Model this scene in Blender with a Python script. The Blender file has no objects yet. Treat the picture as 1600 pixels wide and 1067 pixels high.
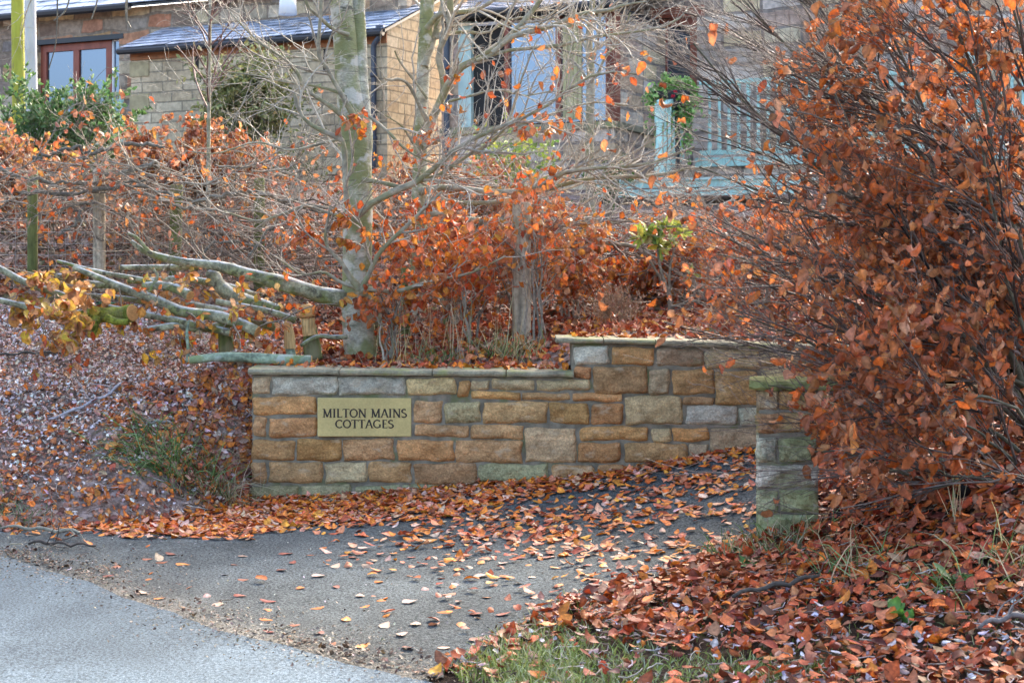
import bpy, math
import numpy as np

rng = np.random.default_rng(11)
F, HZ, CX, CH = 2400.0, 415.0, 800.0, 1.5      # focal length in photo pixels, horizon row, centre column, eye height
def P(px, py, Y):
    return np.array([(px-CX)/F*Y, Y, CH+(HZ-py)/F*Y])
def PROJ(V):
    V = np.asarray(V, float)
    return CX+F*V[..., 0]/V[..., 1], HZ-F*(V[..., 2]-CH)/V[..., 1]

scene = bpy.context.scene
col = scene.collection
ORIG = {}

# ------------------------------------------------------------------ mesh builder
class MB:
    def __init__(self):
        self.v, self.q, self.t, self.c, self.w, self.n = [], [], [], [], [], 0
    def add(self, V, Q=None, T=None, c=(1, 1, 1), w=None):
        V = np.asarray(V, float).reshape(-1, 3)
        k = len(V)
        if Q is not None and len(Q): self.q.append(np.asarray(Q, np.int64).reshape(-1, 4)+self.n)
        if T is not None and len(T): self.t.append(np.asarray(T, np.int64).reshape(-1, 3)+self.n)
        c = np.asarray(c, float)
        self.c.append(np.broadcast_to(c, (k, 3)) if c.ndim == 1 else c)
        self.w.append(V if w is None else np.asarray(w, float))
        self.v.append(V); self.n += k
    def box(self, o, ax, ay, az, c=(1, 1, 1)):
        o, ax, ay, az = [np.asarray(a, float) for a in (o, ax, ay, az)]
        V = [o+i*ax+j*ay+k*az for k in (0, 1) for j in (0, 1) for i in (0, 1)]
        Q = [(0, 2, 3, 1), (4, 5, 7, 6), (0, 1, 5, 4), (2, 6, 7, 3), (0, 4, 6, 2), (1, 3, 7, 5)]
        if np.dot(np.cross(ax, ay), az) < 0: Q = [f[::-1] for f in Q]
        V = np.array(V)
        self.add(V, Q, c=c)
    def build(self, name, mat, parent=None, smooth=False, loc=None, rot=None):
        V = np.concatenate(self.v) if self.v else np.zeros((0, 3))
        C = np.concatenate(self.c) if self.c else np.zeros((0, 3))
        W = np.concatenate(self.w) if self.w else np.zeros((0, 3))
        o0 = ORIG.get(parent.name, np.zeros(3)) if parent is not None else (np.zeros(3) if loc is None else np.asarray(loc, float))
        me = bpy.data.meshes.new(name)
        Q = np.concatenate(self.q) if self.q else np.zeros((0, 4), np.int64)
        T = np.concatenate(self.t) if self.t else np.zeros((0, 3), np.int64)
        nl = Q.size+T.size
        me.vertices.add(len(V)); me.loops.add(nl); me.polygons.add(len(Q)+len(T))
        me.vertices.foreach_set('co', (V-o0).astype(np.float32).ravel())
        me.loops.foreach_set('vertex_index', np.concatenate([Q.ravel(), T.ravel()]).astype(np.int32))
        st = np.concatenate([np.arange(len(Q))*4, len(Q)*4+np.arange(len(T))*3]).astype(np.int32)
        me.polygons.foreach_set('loop_start', st)
        sm = smooth or mat.name in ('leaf', 'litter', 'green_leaf', 'twig', 'wire', 'grass', 'drainpipe', 'white_paint', 'flower')
        me.polygons.foreach_set('use_smooth', np.full(len(Q)+len(T), bool(sm)))
        a = me.attributes.new('Col', 'FLOAT_COLOR', 'POINT')
        a.data.foreach_set('color', np.concatenate([C, np.ones((len(C), 1))], 1).astype(np.float32).ravel())
        a = me.attributes.new('wuv', 'FLOAT_VECTOR', 'POINT')
        a.data.foreach_set('vector', W.astype(np.float32).ravel())
        me.update(calc_edges=True); me.validate()
        me.materials.append(mat)
        ob = bpy.data.objects.new(name, me); col.objects.link(ob)
        if parent is not None: ob.parent = parent
        elif loc is not None: ob.location = loc
        ORIG[ob.name] = o0
        return ob

def tag(o, label=None, cat=None, group=None, kind=None):
    if label: o['label'] = label
    if cat: o['category'] = cat
    if group: o['group'] = group
    if kind: o['kind'] = kind
    return o
def thing(name, loc, label, cat, group=None):
    o = bpy.data.objects.new(name, None); col.objects.link(o)
    o.location = [float(a) for a in loc]; o.empty_display_size = .1
    ORIG[o.name] = np.asarray(loc, float)
    return tag(o, label, cat, group)

# ------------------------------------------------------------------ tubes and twigs
def unit(a):
    a = np.asarray(a, float)
    return a/np.maximum(np.linalg.norm(a, axis=-1, keepdims=True), 1e-9)
def smooth_path(pts, n=12):
    pts = np.asarray(pts, float)                     # (k, d) Catmull-Rom through the points
    k = len(pts)
    if k == 2:
        s = np.linspace(0, 1, n)[:, None]; return pts[0]*(1-s)+pts[1]*s
    ext = np.vstack([2*pts[0]-pts[1], pts, 2*pts[-1]-pts[-2]])
    d = np.r_[0, np.cumsum(np.linalg.norm(np.diff(pts[:, :3], axis=0), axis=1))]
    out = []
    for s in np.linspace(0, d[-1], n):
        i = min(max(np.searchsorted(d, s)-1, 0), k-2)
        u = (s-d[i])/max(d[i+1]-d[i], 1e-9)
        p0, p1, p2, p3 = ext[i:i+4]
        out.append(.5*(2*p1+(p2-p0)*u+(2*p0-5*p1+4*p2-p3)*u*u+(3*p1-p0-3*p2+p3)*u**3))
    return np.array(out)
def tubes(mb, PT, R, sides=5, c=(1, 1, 1), cap=False, lump=0.0):
    PT = np.asarray(PT, float); R = np.asarray(R, float)
    if PT.ndim == 2: PT, R = PT[None], R[None]
    M, n = PT.shape[:2]
    T = unit(np.gradient(PT, axis=1))
    ax = np.where(np.abs(unit(PT[:, -1]-PT[:, 0])@np.array([.25, -.93, .2]))[:, None, None] > .85, np.array([.9, .1, .4]), np.array([.25, -.93, .2]))
    A = unit(np.cross(T, np.broadcast_to(ax, T.shape))); B = np.cross(T, A)
    th = np.arange(sides)/sides*2*np.pi
    RR = R[:, :, None]*np.ones(sides)
    if lump: RR = RR*(1+lump*rng.normal(size=(M, n, sides)))
    V = PT[:, :, None]+RR[..., None]*(np.cos(th)[:, None]*A[:, :, None]+np.sin(th)[:, None]*B[:, :, None])
    i = np.arange(M)[:, None, None]*n*sides+np.arange(n-1)[None, :, None]*sides
    k = np.arange(sides)[None, None]; k2 = (k+1) % sides
    Q = np.stack([i+k, i+k2, i+k2+sides, i+k+sides], -1).reshape(-1, 4)
    c = np.asarray(c, float)
    cc = c if c.ndim == 1 else np.repeat(c, n*sides, axis=0)
    if cap:
        nv = M*n*sides
        Tt = [(m*n*sides+(n-1)*sides+a, m*n*sides+(n-1)*sides+(a+1) % sides, nv+m) for m in range(M) for a in range(sides)]
        Tt += [(m*n*sides+(a+1) % sides, m*n*sides+a, nv+M+m) for m in range(M) for a in range(sides)]
        V = np.concatenate([V.reshape(-1, 3), PT[:, -1], PT[:, 0]])
        if c.ndim > 1: cc = np.concatenate([cc, c, c])
        mb.add(V, Q, Tt, c=cc)
    else:
        mb.add(V, Q, c=cc)
def trace(pts, Y, n=14):
    """photo-traced limb: (px, py, diameter in px); Y one depth or (first, last)"""
    pts = np.array(pts, float)
    Ys = np.linspace(Y[0], Y[-1], len(pts)) if np.ndim(Y) else np.full(len(pts), Y)
    W = np.array([np.r_[P(a, b, y), d/2/F*y] for (a, b, d), y in zip(pts, Ys)])
    W = smooth_path(W, n)
    return W[:, :3], np.maximum(W[:, 3], .0012)
def sprout(PT, R, count, L, ang, n=6, wig=.13, bias=(0, 0, 0), tr=(.15, 1), rs=.6, rend=.45, rmin=.0011, gravity=0.0):
    PT = np.asarray(PT, float); R = np.asarray(R, float)
    M, m = PT.shape[:2]
    ln = np.linalg.norm(np.diff(PT, axis=1), axis=2).sum(1)
    idx = rng.choice(M, count, p=ln/ln.sum())
    t = rng.uniform(tr[0], tr[1], count)*(m-1)
    i0 = np.minimum(t.astype(int), m-2); f = (t-i0)[:, None]
    p = PT[idx, i0]*(1-f)+PT[idx, i0+1]*f
    T = unit(PT[idx, i0+1]-PT[idx, i0])
    r = (R[idx, i0]*(1-f[:, 0])+R[idx, i0+1]*f[:, 0])*rs
    a = np.radians(rng.uniform(ang[0], ang[1], count))[:, None]
    pr = unit(np.cross(T, rng.normal(size=(count, 3))))
    d = unit(np.cos(a)*T+np.sin(a)*pr+np.asarray(bias))
    Ls = (rng.uniform(L[0], L[1], count)/(n-1))[:, None]
    out = [p]
    for k in range(n-1):
        out.append(out[-1]+d*Ls)
        d = unit(d+rng.normal(size=d.shape)*wig+np.asarray(bias)*.12+np.array([0, 0, -gravity]))
    r = np.maximum(np.minimum(r, Ls[:, 0]*(n-1)*.03), rmin)
    RR = np.maximum(r[:, None]*np.linspace(1, rend, n), rmin*.8)
    return np.stack(out, 1), RR

# ------------------------------------------------------------------ leaves
def leaf_templates(k, curl=1.0, width=.33):
    t = np.array([.1, .28, .5, .72, .9]); w = np.array([.55, .92, 1., .72, .34])*width
    s = np.array([-1, -.55, 0, .55, 1])
    out = []
    for _ in range(k):
        fold = rng.normal(0, .5)*curl; cl = rng.normal(0, 1.5)*curl; tw = rng.normal(0, .9)*curl; side = rng.normal(0, 1.0)*curl
        X = np.r_[0, np.repeat(t, 5), 1.0]; S = np.r_[0, np.tile(s, 5), 0]; Wd = np.r_[0, np.repeat(w, 5), 0]
        asym = np.repeat(rng.normal(1, .10, 5), 5); asym = np.r_[1, asym, 1]; Wd = Wd*asym*np.where(S < 0, rng.uniform(.8, 1.1), rng.uniform(.8, 1.1))
        if curl > .3 and rng.random() < .3: Wd = np.where((S > .3) & (X > rng.uniform(.3, .6)) & (X < .95), Wd*rng.uniform(.35, .7), Wd)   # a torn edge
        X = X+np.r_[0, rng.normal(0, .018, 25), 0]
        Yl = S*Wd
        Z = np.abs(Yl)*fold+.035*curl*np.sin(X*21+rng.uniform(0, 6))*np.abs(S)+rng.normal(0, .012, len(X))*curl
        if abs(side) > .4:                                   # curl across the blade
            kx = side*2.2; Z = Z+(1-np.cos(Yl*kx))/kx; Yl = np.sin(Yl*kx)/kx
        a = tw*(X-.5); Yl, Z = Yl*np.cos(a)-Z*np.sin(a), Yl*np.sin(a)+Z*np.cos(a)
        if abs(cl) > .1:                                     # curl along the blade
            th = cl*X; xr = np.sin(th)/cl; zr = (1-np.cos(th))/cl
            X2 = xr-Z*np.sin(th); Z = zr+Z*np.cos(th); X = X2
        out.append(np.stack([X-.5, Yl, Z], 1))
    Tt = [(0, j+2, j+1) for j in range(4) for j in [j]]
    Tt = [(0, 1+j+1, 1+j) for j in range(4)]+[(26, 21+j, 21+j+1) for j in range(4)]
    Q = [(1+r*5+j, 1+r*5+j+1, 1+(r+1)*5+j+1, 1+(r+1)*5+j) for r in range(4) for j in range(4)]
    return out, np.array(Q), np.array(Tt)
LT_FLAT = leaf_templates(24, .45)
LT_CURL = leaf_templates(28, 1.0)
LT_WITHER = leaf_templates(36, 1.45, .29)
LT_SMALL = leaf_templates(10, .35, .26)
LT_ROUND = leaf_templates(12, .6, .46)
def add_leaves(mb, pos, xd, nd, size, c, LT=LT_CURL):
    tem, Q, T = LT
    x = unit(xd); nd = np.asarray(nd, float)
    nn = unit(nd-(nd*x).sum(1, keepdims=True)*x); y = np.cross(nn, x)
    which = rng.integers(len(tem), size=len(pos)); nv = len(tem[0])
    for k in range(len(tem)):
        s = np.where(which == k)[0]
        if not len(s): continue
        t = tem[k]
        V = pos[s][:, None]+size[s][:, None, None]*(t[:, 0][None, :, None]*x[s][:, None]+t[:, 1][None, :, None]*y[s][:, None]+t[:, 2][None, :, None]*nn[s][:, None])
        off = (np.arange(len(s))*nv)[:, None, None]
        vc = c[s][:, None]*(1+rng.normal(0, .11, (len(s), nv, 1)))*np.r_[1, np.tile([.84, .98, 1.16, .98, .84], 5), .8][None, :, None]
        mb.add(V.reshape(-1, 3), (Q[None]+off).reshape(-1, 4), (T[None]+off).reshape(-1, 3), c=np.clip(vc, .004, .9).reshape(-1, 3))
def pick(pal, k, jit=.18, w=None):
    pal = np.array(pal, float)
    w = None if w is None else np.array(w)/np.sum(w)
    c = pal[rng.choice(len(pal), k, p=w)]
    return np.clip(c*(1+rng.normal(0, jit, (k, 1)))*(1+rng.normal(0, jit*.35, (k, 3))), .005, .9)
def hang(mb, PT, count, size, pal, tr=(.3, 1), droop=1.0, LT=LT_CURL, keep=None, jit=.18, pw=None):
    """leaves hung along twigs"""
    M, m = PT.shape[:2]
    idx = rng.integers(M, size=count); t = rng.uniform(tr[0], tr[1], count)*(m-1)
    i0 = np.minimum(t.astype(int), m-2); f = (t-i0)[:, None]
    p = PT[idx, i0]*(1-f)+PT[idx, i0+1]*f
    if keep is not None:
        k = keep(p); p = p[k]; idx = idx[k]; i0 = i0[k]; count = len(p)
    tg = unit(PT[idx, i0+1]-PT[idx, i0])
    xd = unit(.5*tg+rng.normal(0, .45, (count, 3))+np.array([0, 0, -droop]))
    sz = rng.uniform(size[0], size[1], count)
    nd = rng.normal(size=(count, 3))+np.array([0, -.6, .35])
    add_leaves(mb, p+xd*sz[:, None]*.5, xd, nd, sz, pick(pal, count, jit, pw), LT)
def lie(mb, x, y, h, size, pal, tilt=.35, lift=.02, LT=LT_CURL, jit=.2, pw=None):
    n = len(x); z = h(x, y)
    e = .05
    nx = -(h(x+e, y)-h(x-e, y))/(2*e); ny = -(h(x, y+e)-h(x, y-e))/(2*e)
    nd = unit(np.stack([nx, ny, np.ones(n)], 1)+rng.normal(0, tilt, (n, 3)))
    a = rng.uniform(0, 2*np.pi, n)
    xd = np.stack([np.cos(a), np.sin(a), rng.normal(0, .1, n)], 1); xd = unit(xd-(xd*nd).sum(1, keepdims=True)*nd)
    sz = rng.uniform(size[0], size[1], n)
    pos = np.stack([x, y, z+lift*rng.uniform(.15, 1, n)+sz*.05], 1)
    add_leaves(mb, pos, xd, nd, sz, pick(pal, n, jit, pw), LT)
def blades(mb, base, L, w, d, pal, droop=.5, n=4, jit=.2):
    """grass blades: base (N,3), length (N), direction (N,3)"""
    N = len(base); base = np.asarray(base, float); d = unit(d)
    p = base.copy(); pts = [p]; dd = d.copy()
    for k in range(n-1):
        p = p+dd*(L/(n-1))[:, None]; pts.append(p)
        dd = unit(dd+np.array([0, 0, -1])*droop*rng.uniform(.3, 1.2, (N, 1))+rng.normal(0, .08, (N, 3)))
    pts = np.stack(pts, 1)
    sd = unit(np.cross(d, rng.normal(size=(N, 3))))
    ww = np.array([1, .9, .6, .08][-n:] if n == 4 else np.linspace(1, .1, n))*w
    V = np.stack([pts-sd[:, None]*ww[None, :, None], pts+sd[:, None]*ww[None, :, None]], 2).reshape(-1, 3)
    o = (np.arange(N)*2*n)[:, None, None]
    q = np.array([(2*k, 2*k+1, 2*k+3, 2*k+2) for k in range(n-1)])
    mb.add(V, (q[None]+o).reshape(-1, 4), c=np.repeat(pick(pal, N, jit), 2*n, axis=0))

# ------------------------------------------------------------------ materials
def node(nt, typ, **kw):
    n = nt.nodes.new(typ)
    for k, v in kw.items():
        if k.startswith('_'): setattr(n, k[1:], v)
    return n
def setin(nt, n, key, v):
    if v is None: return
    s = n.inputs[key]
    if hasattr(v, 'is_output'): nt.links.new(v, s)
    elif isinstance(v, (tuple, list)) and len(v) == 3 and s.type == 'RGBA': s.default_value = (*v, 1)
    else: s.default_value = v
def noise_out(nt, vec, scale, vs=(1, 1, 1), detail=4, rough=.55):
    mp = node(nt, 'ShaderNodeMapping'); mp.inputs['Scale'].default_value = vs
    nt.links.new(vec, mp.inputs['Vector'])
    n = node(nt, 'ShaderNodeTexNoise'); nt.links.new(mp.outputs[0], n.inputs['Vector'])
    n.inputs['Scale'].default_value = scale; n.inputs['Detail'].default_value = detail; n.inputs['Roughness'].default_value = rough
    return n.outputs['Fac']
def ramp(nt, fac, lo, hi, a=0., b=1.):
    n = node(nt, 'ShaderNodeMapRange'); n.interpolation_type = 'SMOOTHSTEP'
    for k, v in zip(('Value', 'From Min', 'From Max', 'To Min', 'To Max'), (fac, lo, hi, a, b)): setin(nt, n, k, v)
    return n.outputs[0]
def mixc(nt, fac, a, b, mode='MIX'):
    n = node(nt, 'ShaderNodeMix'); n.data_type = 'RGBA'; n.blend_type = mode
    setin(nt, n, 0, fac); setin(nt, n, 6, a); setin(nt, n, 7, b)
    return n.outputs[2]
MATS = {}
def gen(name, base=(.5, .5, .5), attr=False, rough=.75, spec=.3, var=(), mix=(), bump=None, trans=0., frost=None, metal=0., brick=None, rvar=None, sheen=0):
    m = bpy.data.materials.new(name); m.use_nodes = True
    nt = m.node_tree; nt.nodes.clear()
    out = node(nt, 'ShaderNodeOutputMaterial'); bs = node(nt, 'ShaderNodeBsdfPrincipled')
    vec = node(nt, 'ShaderNodeTexCoord').outputs['Object']
    c = base
    at = None
    if attr:
        at = node(nt, 'ShaderNodeAttribute'); at.attribute_name = 'Col'; c = at.outputs['Color']
    bh = None
    if brick:
        wv = node(nt, 'ShaderNodeAttribute'); wv.attribute_name = 'wuv'
        dn = node(nt, 'ShaderNodeTexNoise'); dn.inputs['Scale'].default_value = brick.get('wobs', 3.); nt.links.new(wv.outputs['Vector'], dn.inputs['Vector'])
        ad = node(nt, 'ShaderNodeVectorMath'); ad.operation = 'MULTIPLY_ADD'
        nt.links.new(dn.outputs['Color'], ad.inputs[0]); w = brick.get('wob', .04); ad.inputs[1].default_value = (w, w, 0); nt.links.new(wv.outputs['Vector'], ad.inputs[2])
        br = node(nt, 'ShaderNodeTexBrick'); nt.links.new(ad.outputs[0], br.inputs['Vector'])
        br.offset = brick.get('off', .45); br.offset_frequency = 2; br.squash = brick.get('sq', 1.3); br.squash_frequency = brick.get('sqf', 3)
        for k, v in (('Color1', (0, 0, 0, 1)), ('Color2', (1, 1, 1, 1)), ('Mortar', (.5, .5, .5, 1)), ('Scale', 1.), ('Mortar Size', brick.get('ms', .012)), ('Mortar Smooth', .3), ('Bias', 0.), ('Brick Width', brick['w']), ('Row Height', brick['h'])):
            br.inputs[k].default_value = v
        cr = node(nt, 'ShaderNodeValToRGB'); cr.color_ramp.interpolation = 'LINEAR'
        pal = brick['pal']; el = cr.color_ramp.elements
        while len(el) < len(pal): el.new(.5)
        for i, cc in enumerate(pal):
            el[i].position = i/(len(pal)-1); el[i].color = (*cc, 1)
        nt.links.new(br.outputs['Color'], cr.inputs[0])
        c = mixc(nt, br.outputs['Fac'], cr.outputs[0], brick['mortar'])
        bh = br.outputs['Fac']
    for (sc, vs, lo, hi) in var:
        f = noise_out(nt, vec, sc, vs)
        g = ramp(nt, f, .3, .7, lo, hi)
        cb = node(nt, 'ShaderNodeCombineColor')
        for k in range(3): nt.links.new(g, cb.inputs[k])
        c = mixc(nt, 1., c, cb.outputs[0], 'MULTIPLY')
    for (cc, sc, vs, lo, hi, amt) in mix:
        f = ramp(nt, noise_out(nt, vec, sc, vs), lo, hi, 0, amt)
        c = mixc(nt, f, c, cc)
    if frost:
        fc, lo, hi, sc, amt = frost
        ge = node(nt, 'ShaderNodeNewGeometry'); sx = node(nt, 'ShaderNodeSeparateXYZ'); nt.links.new(ge.outputs['Normal'], sx.inputs[0])
        up = ramp(nt, sx.outputs[2], lo, hi)
        nf = ramp(nt, noise_out(nt, vec, sc), .35, .6, .25, amt)
        mu = node(nt, 'ShaderNodeMath'); mu.operation = 'MULTIPLY'; nt.links.new(up, mu.inputs[0]); nt.links.new(nf, mu.inputs[1])
        c = mixc(nt, mu.outputs[0], c, fc)
    setin(nt, bs, 'Base Color', c)
    bs.inputs['Roughness'].default_value = rough; bs.inputs['Specular IOR Level'].default_value = spec; bs.inputs['Metallic'].default_value = metal
    if rvar:
        nt.links.new(ramp(nt, noise_out(nt, vec, rvar[0]), .35, .65, rvar[1], rvar[2]), bs.inputs['Roughness'])
    h = None
    if bump:
        for (sc, vs, dist) in bump:
            b = node(nt, 'ShaderNodeBump'); b.inputs['Strength'].default_value = 1.; b.inputs['Distance'].default_value = dist
            nt.links.new(noise_out(nt, vec, sc, vs, 6, .6), b.inputs['Height'])
            if h is not None: nt.links.new(h, b.inputs['Normal'])
            h = b.outputs[0]
    if bh is not None:
        b = node(nt, 'ShaderNodeBump'); b.invert = True; b.inputs['Strength'].default_value = 1.; b.inputs['Distance'].default_value = .012
        nt.links.new(bh, b.inputs['Height'])
        if h is not None: nt.links.new(h, b.inputs['Normal'])
        h = b.outputs[0]
    if h is not None: nt.links.new(h, bs.inputs['Normal'])
    sh = bs.outputs[0]
    if trans:
        tr = node(nt, 'ShaderNodeBsdfTranslucent'); setin(nt, tr, 'Color', c)
        ms = node(nt, 'ShaderNodeMixShader'); ms.inputs[0].default_value = trans
        nt.links.new(bs.outputs[0], ms.inputs[1]); nt.links.new(tr.outputs[0], ms.inputs[2]); sh = ms.outputs[0]
    nt.links.new(sh, out.inputs['Surface'])
    MATS[name] = m
    return m

o3 = (1, 1, 1)
gen('leaf', attr=True, rough=.48, spec=.35, trans=.38, var=[(60, o3, .75, 1.2)])
gen('litter', attr=True, rough=.6, spec=.3, trans=.10, var=[(70, o3, .65, 1.25)])
gen('green_leaf', attr=True, rough=.5, spec=.4, trans=.3, var=[(40, o3, .8, 1.2)])
gen('grass', attr=True, rough=.6, spec=.3, trans=.3)
gen('twig', attr=True, rough=.7, spec=.25, var=[(45, o3, .7, 1.25)])
gen('bark', base=(.43, .41, .31), rough=.8, var=[(9, (1, 1, 2.0), .65, 1.25), (50, (1, 1, 2), .75, 1.2)],
    mix=[((.19, .205, .07), 5, (1, 1, .7), .40, .58, .85), ((.10, .09, .06), 12, (.6, .6, 5), .62, .68, .7), ((.55, .53, .46), 6, (1, 1, 1.4), .55, .64, .75), ((.05, .045, .035), 9, (.5, .5, 1.6), .68, .71, .8)], bump=[(26, (1, 1, 2.2), .010)])
gen('pale_bark', base=(.31, .28, .20), rough=.75, var=[(14, o3, .6, 1.3)], mix=[((.19, .19, .08), 6, o3, .46, .60, .7), ((.13, .10, .07), 20, o3, .6, .68, .5)], bump=[(30, (.5, .5, 3), .004)])
gen('log_bark', base=(.33, .32, .20), rough=.9, spec=.15, var=[(11, o3, .45, 1.35), (55, o3, .7, 1.2)], mix=[((.17, .20, .05), 5, o3, .45, .62, .8), ((.07, .06, .045), 18, o3, .56, .66, .75)],
    frost=((.64, .65, .67), .5, .95, 16, .8), bump=[(26, o3, .02), (80, o3, .006)])
gen('moss_bark', base=(.20, .225, .03), rough=.95, var=[(14, o3, .45, 1.4), (60, o3, .6, 1.3)], mix=[((.15, .13, .07), 7, o3, .55, .65, .5)], bump=[(60, o3, .008)])
gen('green_log', base=(.25, .31, .21), rough=.85, var=[(14, o3, .5, 1.3), (50, o3, .7, 1.2)], mix=[((.18, .22, .06), 6, o3, .52, .62, .6), ((.45, .48, .45), 9, o3, .55, .65, .5)], bump=[(30, o3, .006)])
gen('sawn_wood', base=(.50, .26, .09), rough=.7, var=[(30, (1, 1, 4), .75, 1.2)])
gen('torn_wood', base=(.56, .36, .15), rough=.8, var=[(60, (1, 1, .1), .6, 1.2)])
gen('post_wood', base=(.46, .40, .29), rough=.85, var=[(22, (1, 1, .08), .5, 1.25), (30, o3, .75, 1.15)], mix=[((.20, .20, .09), 5, (1, 1, .5), .5, .62, .5)], bump=[(45, (1, 1, .06), .006)])
gen('mossy_post', base=(.13, .15, .05), rough=.9, var=[(20, (1, 1, .3), .6, 1.3)], mix=[((.24, .2, .12), 6, (1, 1, .4), .5, .6, .6)], bump=[(50, (1, 1, .2), .006)])
gen('wire', base=(.35, .36, .36), rough=.5, metal=.7)
gen('stone', attr=True, rough=.9, spec=.15, var=[(5, (1, 1, 2), .76, 1.22), (22, (.8, .8, 1.3), .82, 1.16), (75, o3, .78, 1.2), (160, o3, .8, 1.15)],
    mix=[((.26, .22, .10), 4.5, o3, .60, .74, .45), ((.52, .42, .28), 9, (1, 1, 2), .56, .72, .5)], bump=[(18, (1, 1, 1.5), .018), (60, o3, .008)])
gen('mossy_stone', attr=True, rough=.95, spec=.1, var=[(7, o3, .6, 1.3), (50, o3, .65, 1.3), (140, o3, .8, 1.15)],
    mix=[((.20, .21, .085), 6, o3, .42, .62, .6), ((.5, .48, .38), 10, o3, .6, .7, .5)], bump=[(24, o3, .012)])
gen('mortar', base=(.215, .19, .14), rough=.95, spec=.1, var=[(12, o3, .65, 1.25)], mix=[((.12, .14, .05), 5, o3, .53, .65, .7)], bump=[(60, o3, .008)])
gen('coping', base=(.30, .27, .18), rough=.9, spec=.15, var=[(8, o3, .7, 1.2), (60, o3, .8, 1.15)], mix=[((.20, .23, .06), 4, o3, .55, .66, .6)], bump=[(40, o3, .006)])
gen('quoin', base=(.40, .33, .19), rough=.9, spec=.15, var=[(6, o3, .75, 1.2)], bump=[(30, o3, .006)])
gen('bank_soil', base=(.22, .155, .125), rough=.95, spec=.1, var=[(9, o3, .55, 1.4), (50, o3, .6, 1.3)], mix=[((.42, .35, .33), 18, o3, .5, .62, .45)], bump=[(40, o3, .02)])
gen('moss_cap', base=(.215, .225, .085), rough=.95, spec=.1, var=[(14, o3, .6, 1.3)], mix=[((.3, .28, .2), 8, o3, .6, .7, .7)], bump=[(50, o3, .012)])
gen('plaque', base=(.54, .43, .175), rough=.8, spec=.2, var=[(4, o3, .85, 1.1), (90, o3, .92, 1.06)], bump=[(120, o3, .0012)])
gen('lettering', base=(.035, .028, .022), rough=.7)
gen('road', base=(.118, .152, .170), rough=.8, spec=.12, var=[(.7, o3, .72, 1.2), (3, (1, .4, 1), .86, 1.08), (85, o3, .5, 1.5), (260, o3, .5, 1.5)], bump=[(120, o3, .006)])
gen('tarmac', attr=True, rough=.9, spec=.12, var=[(1.3, o3, .78, 1.18), (6, o3, .88, 1.1), (75, o3, .35, 1.65), (240, o3, .45, 1.6)], bump=[(110, o3, .010)])
gen('soil', base=(.055, .035, .024), rough=.95, spec=.1, var=[(6, o3, .6, 1.4)], mix=[((.10, .09, .04), 3, o3, .5, .65, .5)], bump=[(30, o3, .02)])
gen('cottage_stone', rough=.9, spec=.15, var=[(1.2, o3, .8, 1.15), (14, o3, .82, 1.15)], bump=[(20, o3, .01)],
    brick=dict(w=.42, h=.17, wob=.03, ms=.013, mortar=(.30, .25, .17), pal=[(.42, .325, .205), (.56, .455, .30), (.49, .375, .235), (.59, .49, .34), (.51, .40, .25)]))
gen('rubble_stone', rough=.9, spec=.15, var=[(1.4, o3, .75, 1.2), (14, o3, .8, 1.2)], bump=[(18, o3, .015)],
    brick=dict(w=.50, h=.25, wob=.16, wobs=2.2, ms=.026, off=.37, sq=1.7, sqf=2, mortar=(.26, .205, .15), pal=[(.18, .12, .085), (.54, .45, .33), (.38, .16, .09), (.58, .46, .27), (.24, .21, .19), (.46, .28, .13)]))
gen('pink_stone', rough=.9, spec=.15, var=[(1.4, o3, .75, 1.2), (14, o3, .8, 1.2)], bump=[(18, o3, .015)],
    brick=dict(w=.60, h=.25, wob=.12, wobs=2.2, ms=.026, off=.37, sq=1.6, sqf=2, mortar=(.26, .215, .18), pal=[(.28, .20, .15), (.60, .51, .43), (.42, .28, .21), (.60, .47, .28), (.52, .46, .43)]))
gen('slate', attr=True, rough=.42, spec=.5, var=[(9, o3, .75, 1.2)], bump=[(30, o3, .006)], frost=((.58, .63, .72), .4, .95, 3.5, .95))
gen('brown_frame', base=(.25, .068, .038), rough=.45, spec=.4, var=[(12, (1, 1, .2), .8, 1.15)])
gen('terracotta', base=(.34, .14, .06), rough=.7, var=[(10, o3, .8, 1.15)])
gen('gutter', base=(.018, .02, .024), rough=.4, spec=.5)
gen('drainpipe', base=(.045, .055, .075), rough=.4, spec=.5)
gen('turquoise', base=(.42, .65, .58), rough=.6, spec=.3, var=[(7, o3, .72, 1.12), (40, (1, 1, .3), .85, 1.1)], mix=[((.34, .42, .33), 9, o3, .58, .66, .5)])
gen('mossy_rail', base=(.24, .30, .14), rough=.7, var=[(8, o3, .8, 1.2)])
gen('pale_frame', base=(.42, .55, .50), rough=.5, var=[(6, o3, .9, 1.1)])
gen('white_paint', base=(.82, .82, .80), rough=.5)
gen('curtain', base=(.48, .44, .24), rough=.9, var=[(8, (6, 1, .1), .6, 1.2)])
gen('room_shade', base=(.03, .028, .026), rough=.9)  # near-black colour carrying the shade inside rooms and openings
gen('lichen_pole', base=(.36, .36, .05), rough=.85, var=[(9, (1, 1, .25), .75, 1.2)], mix=[((.16, .14, .08), 14, (1, 1, .3), .6, .68, .7)])
gen('grey_pole', base=(.44, .46, .48), rough=.5, var=[(6, (1, 1, .4), .85, 1.1)])
gen('flower', base=(.5, .012, .03), rough=.5, trans=.2)
m = gen('glass_pane', base=(.15, .185, .24), rough=.04, metal=.85, spec=.5)
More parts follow.
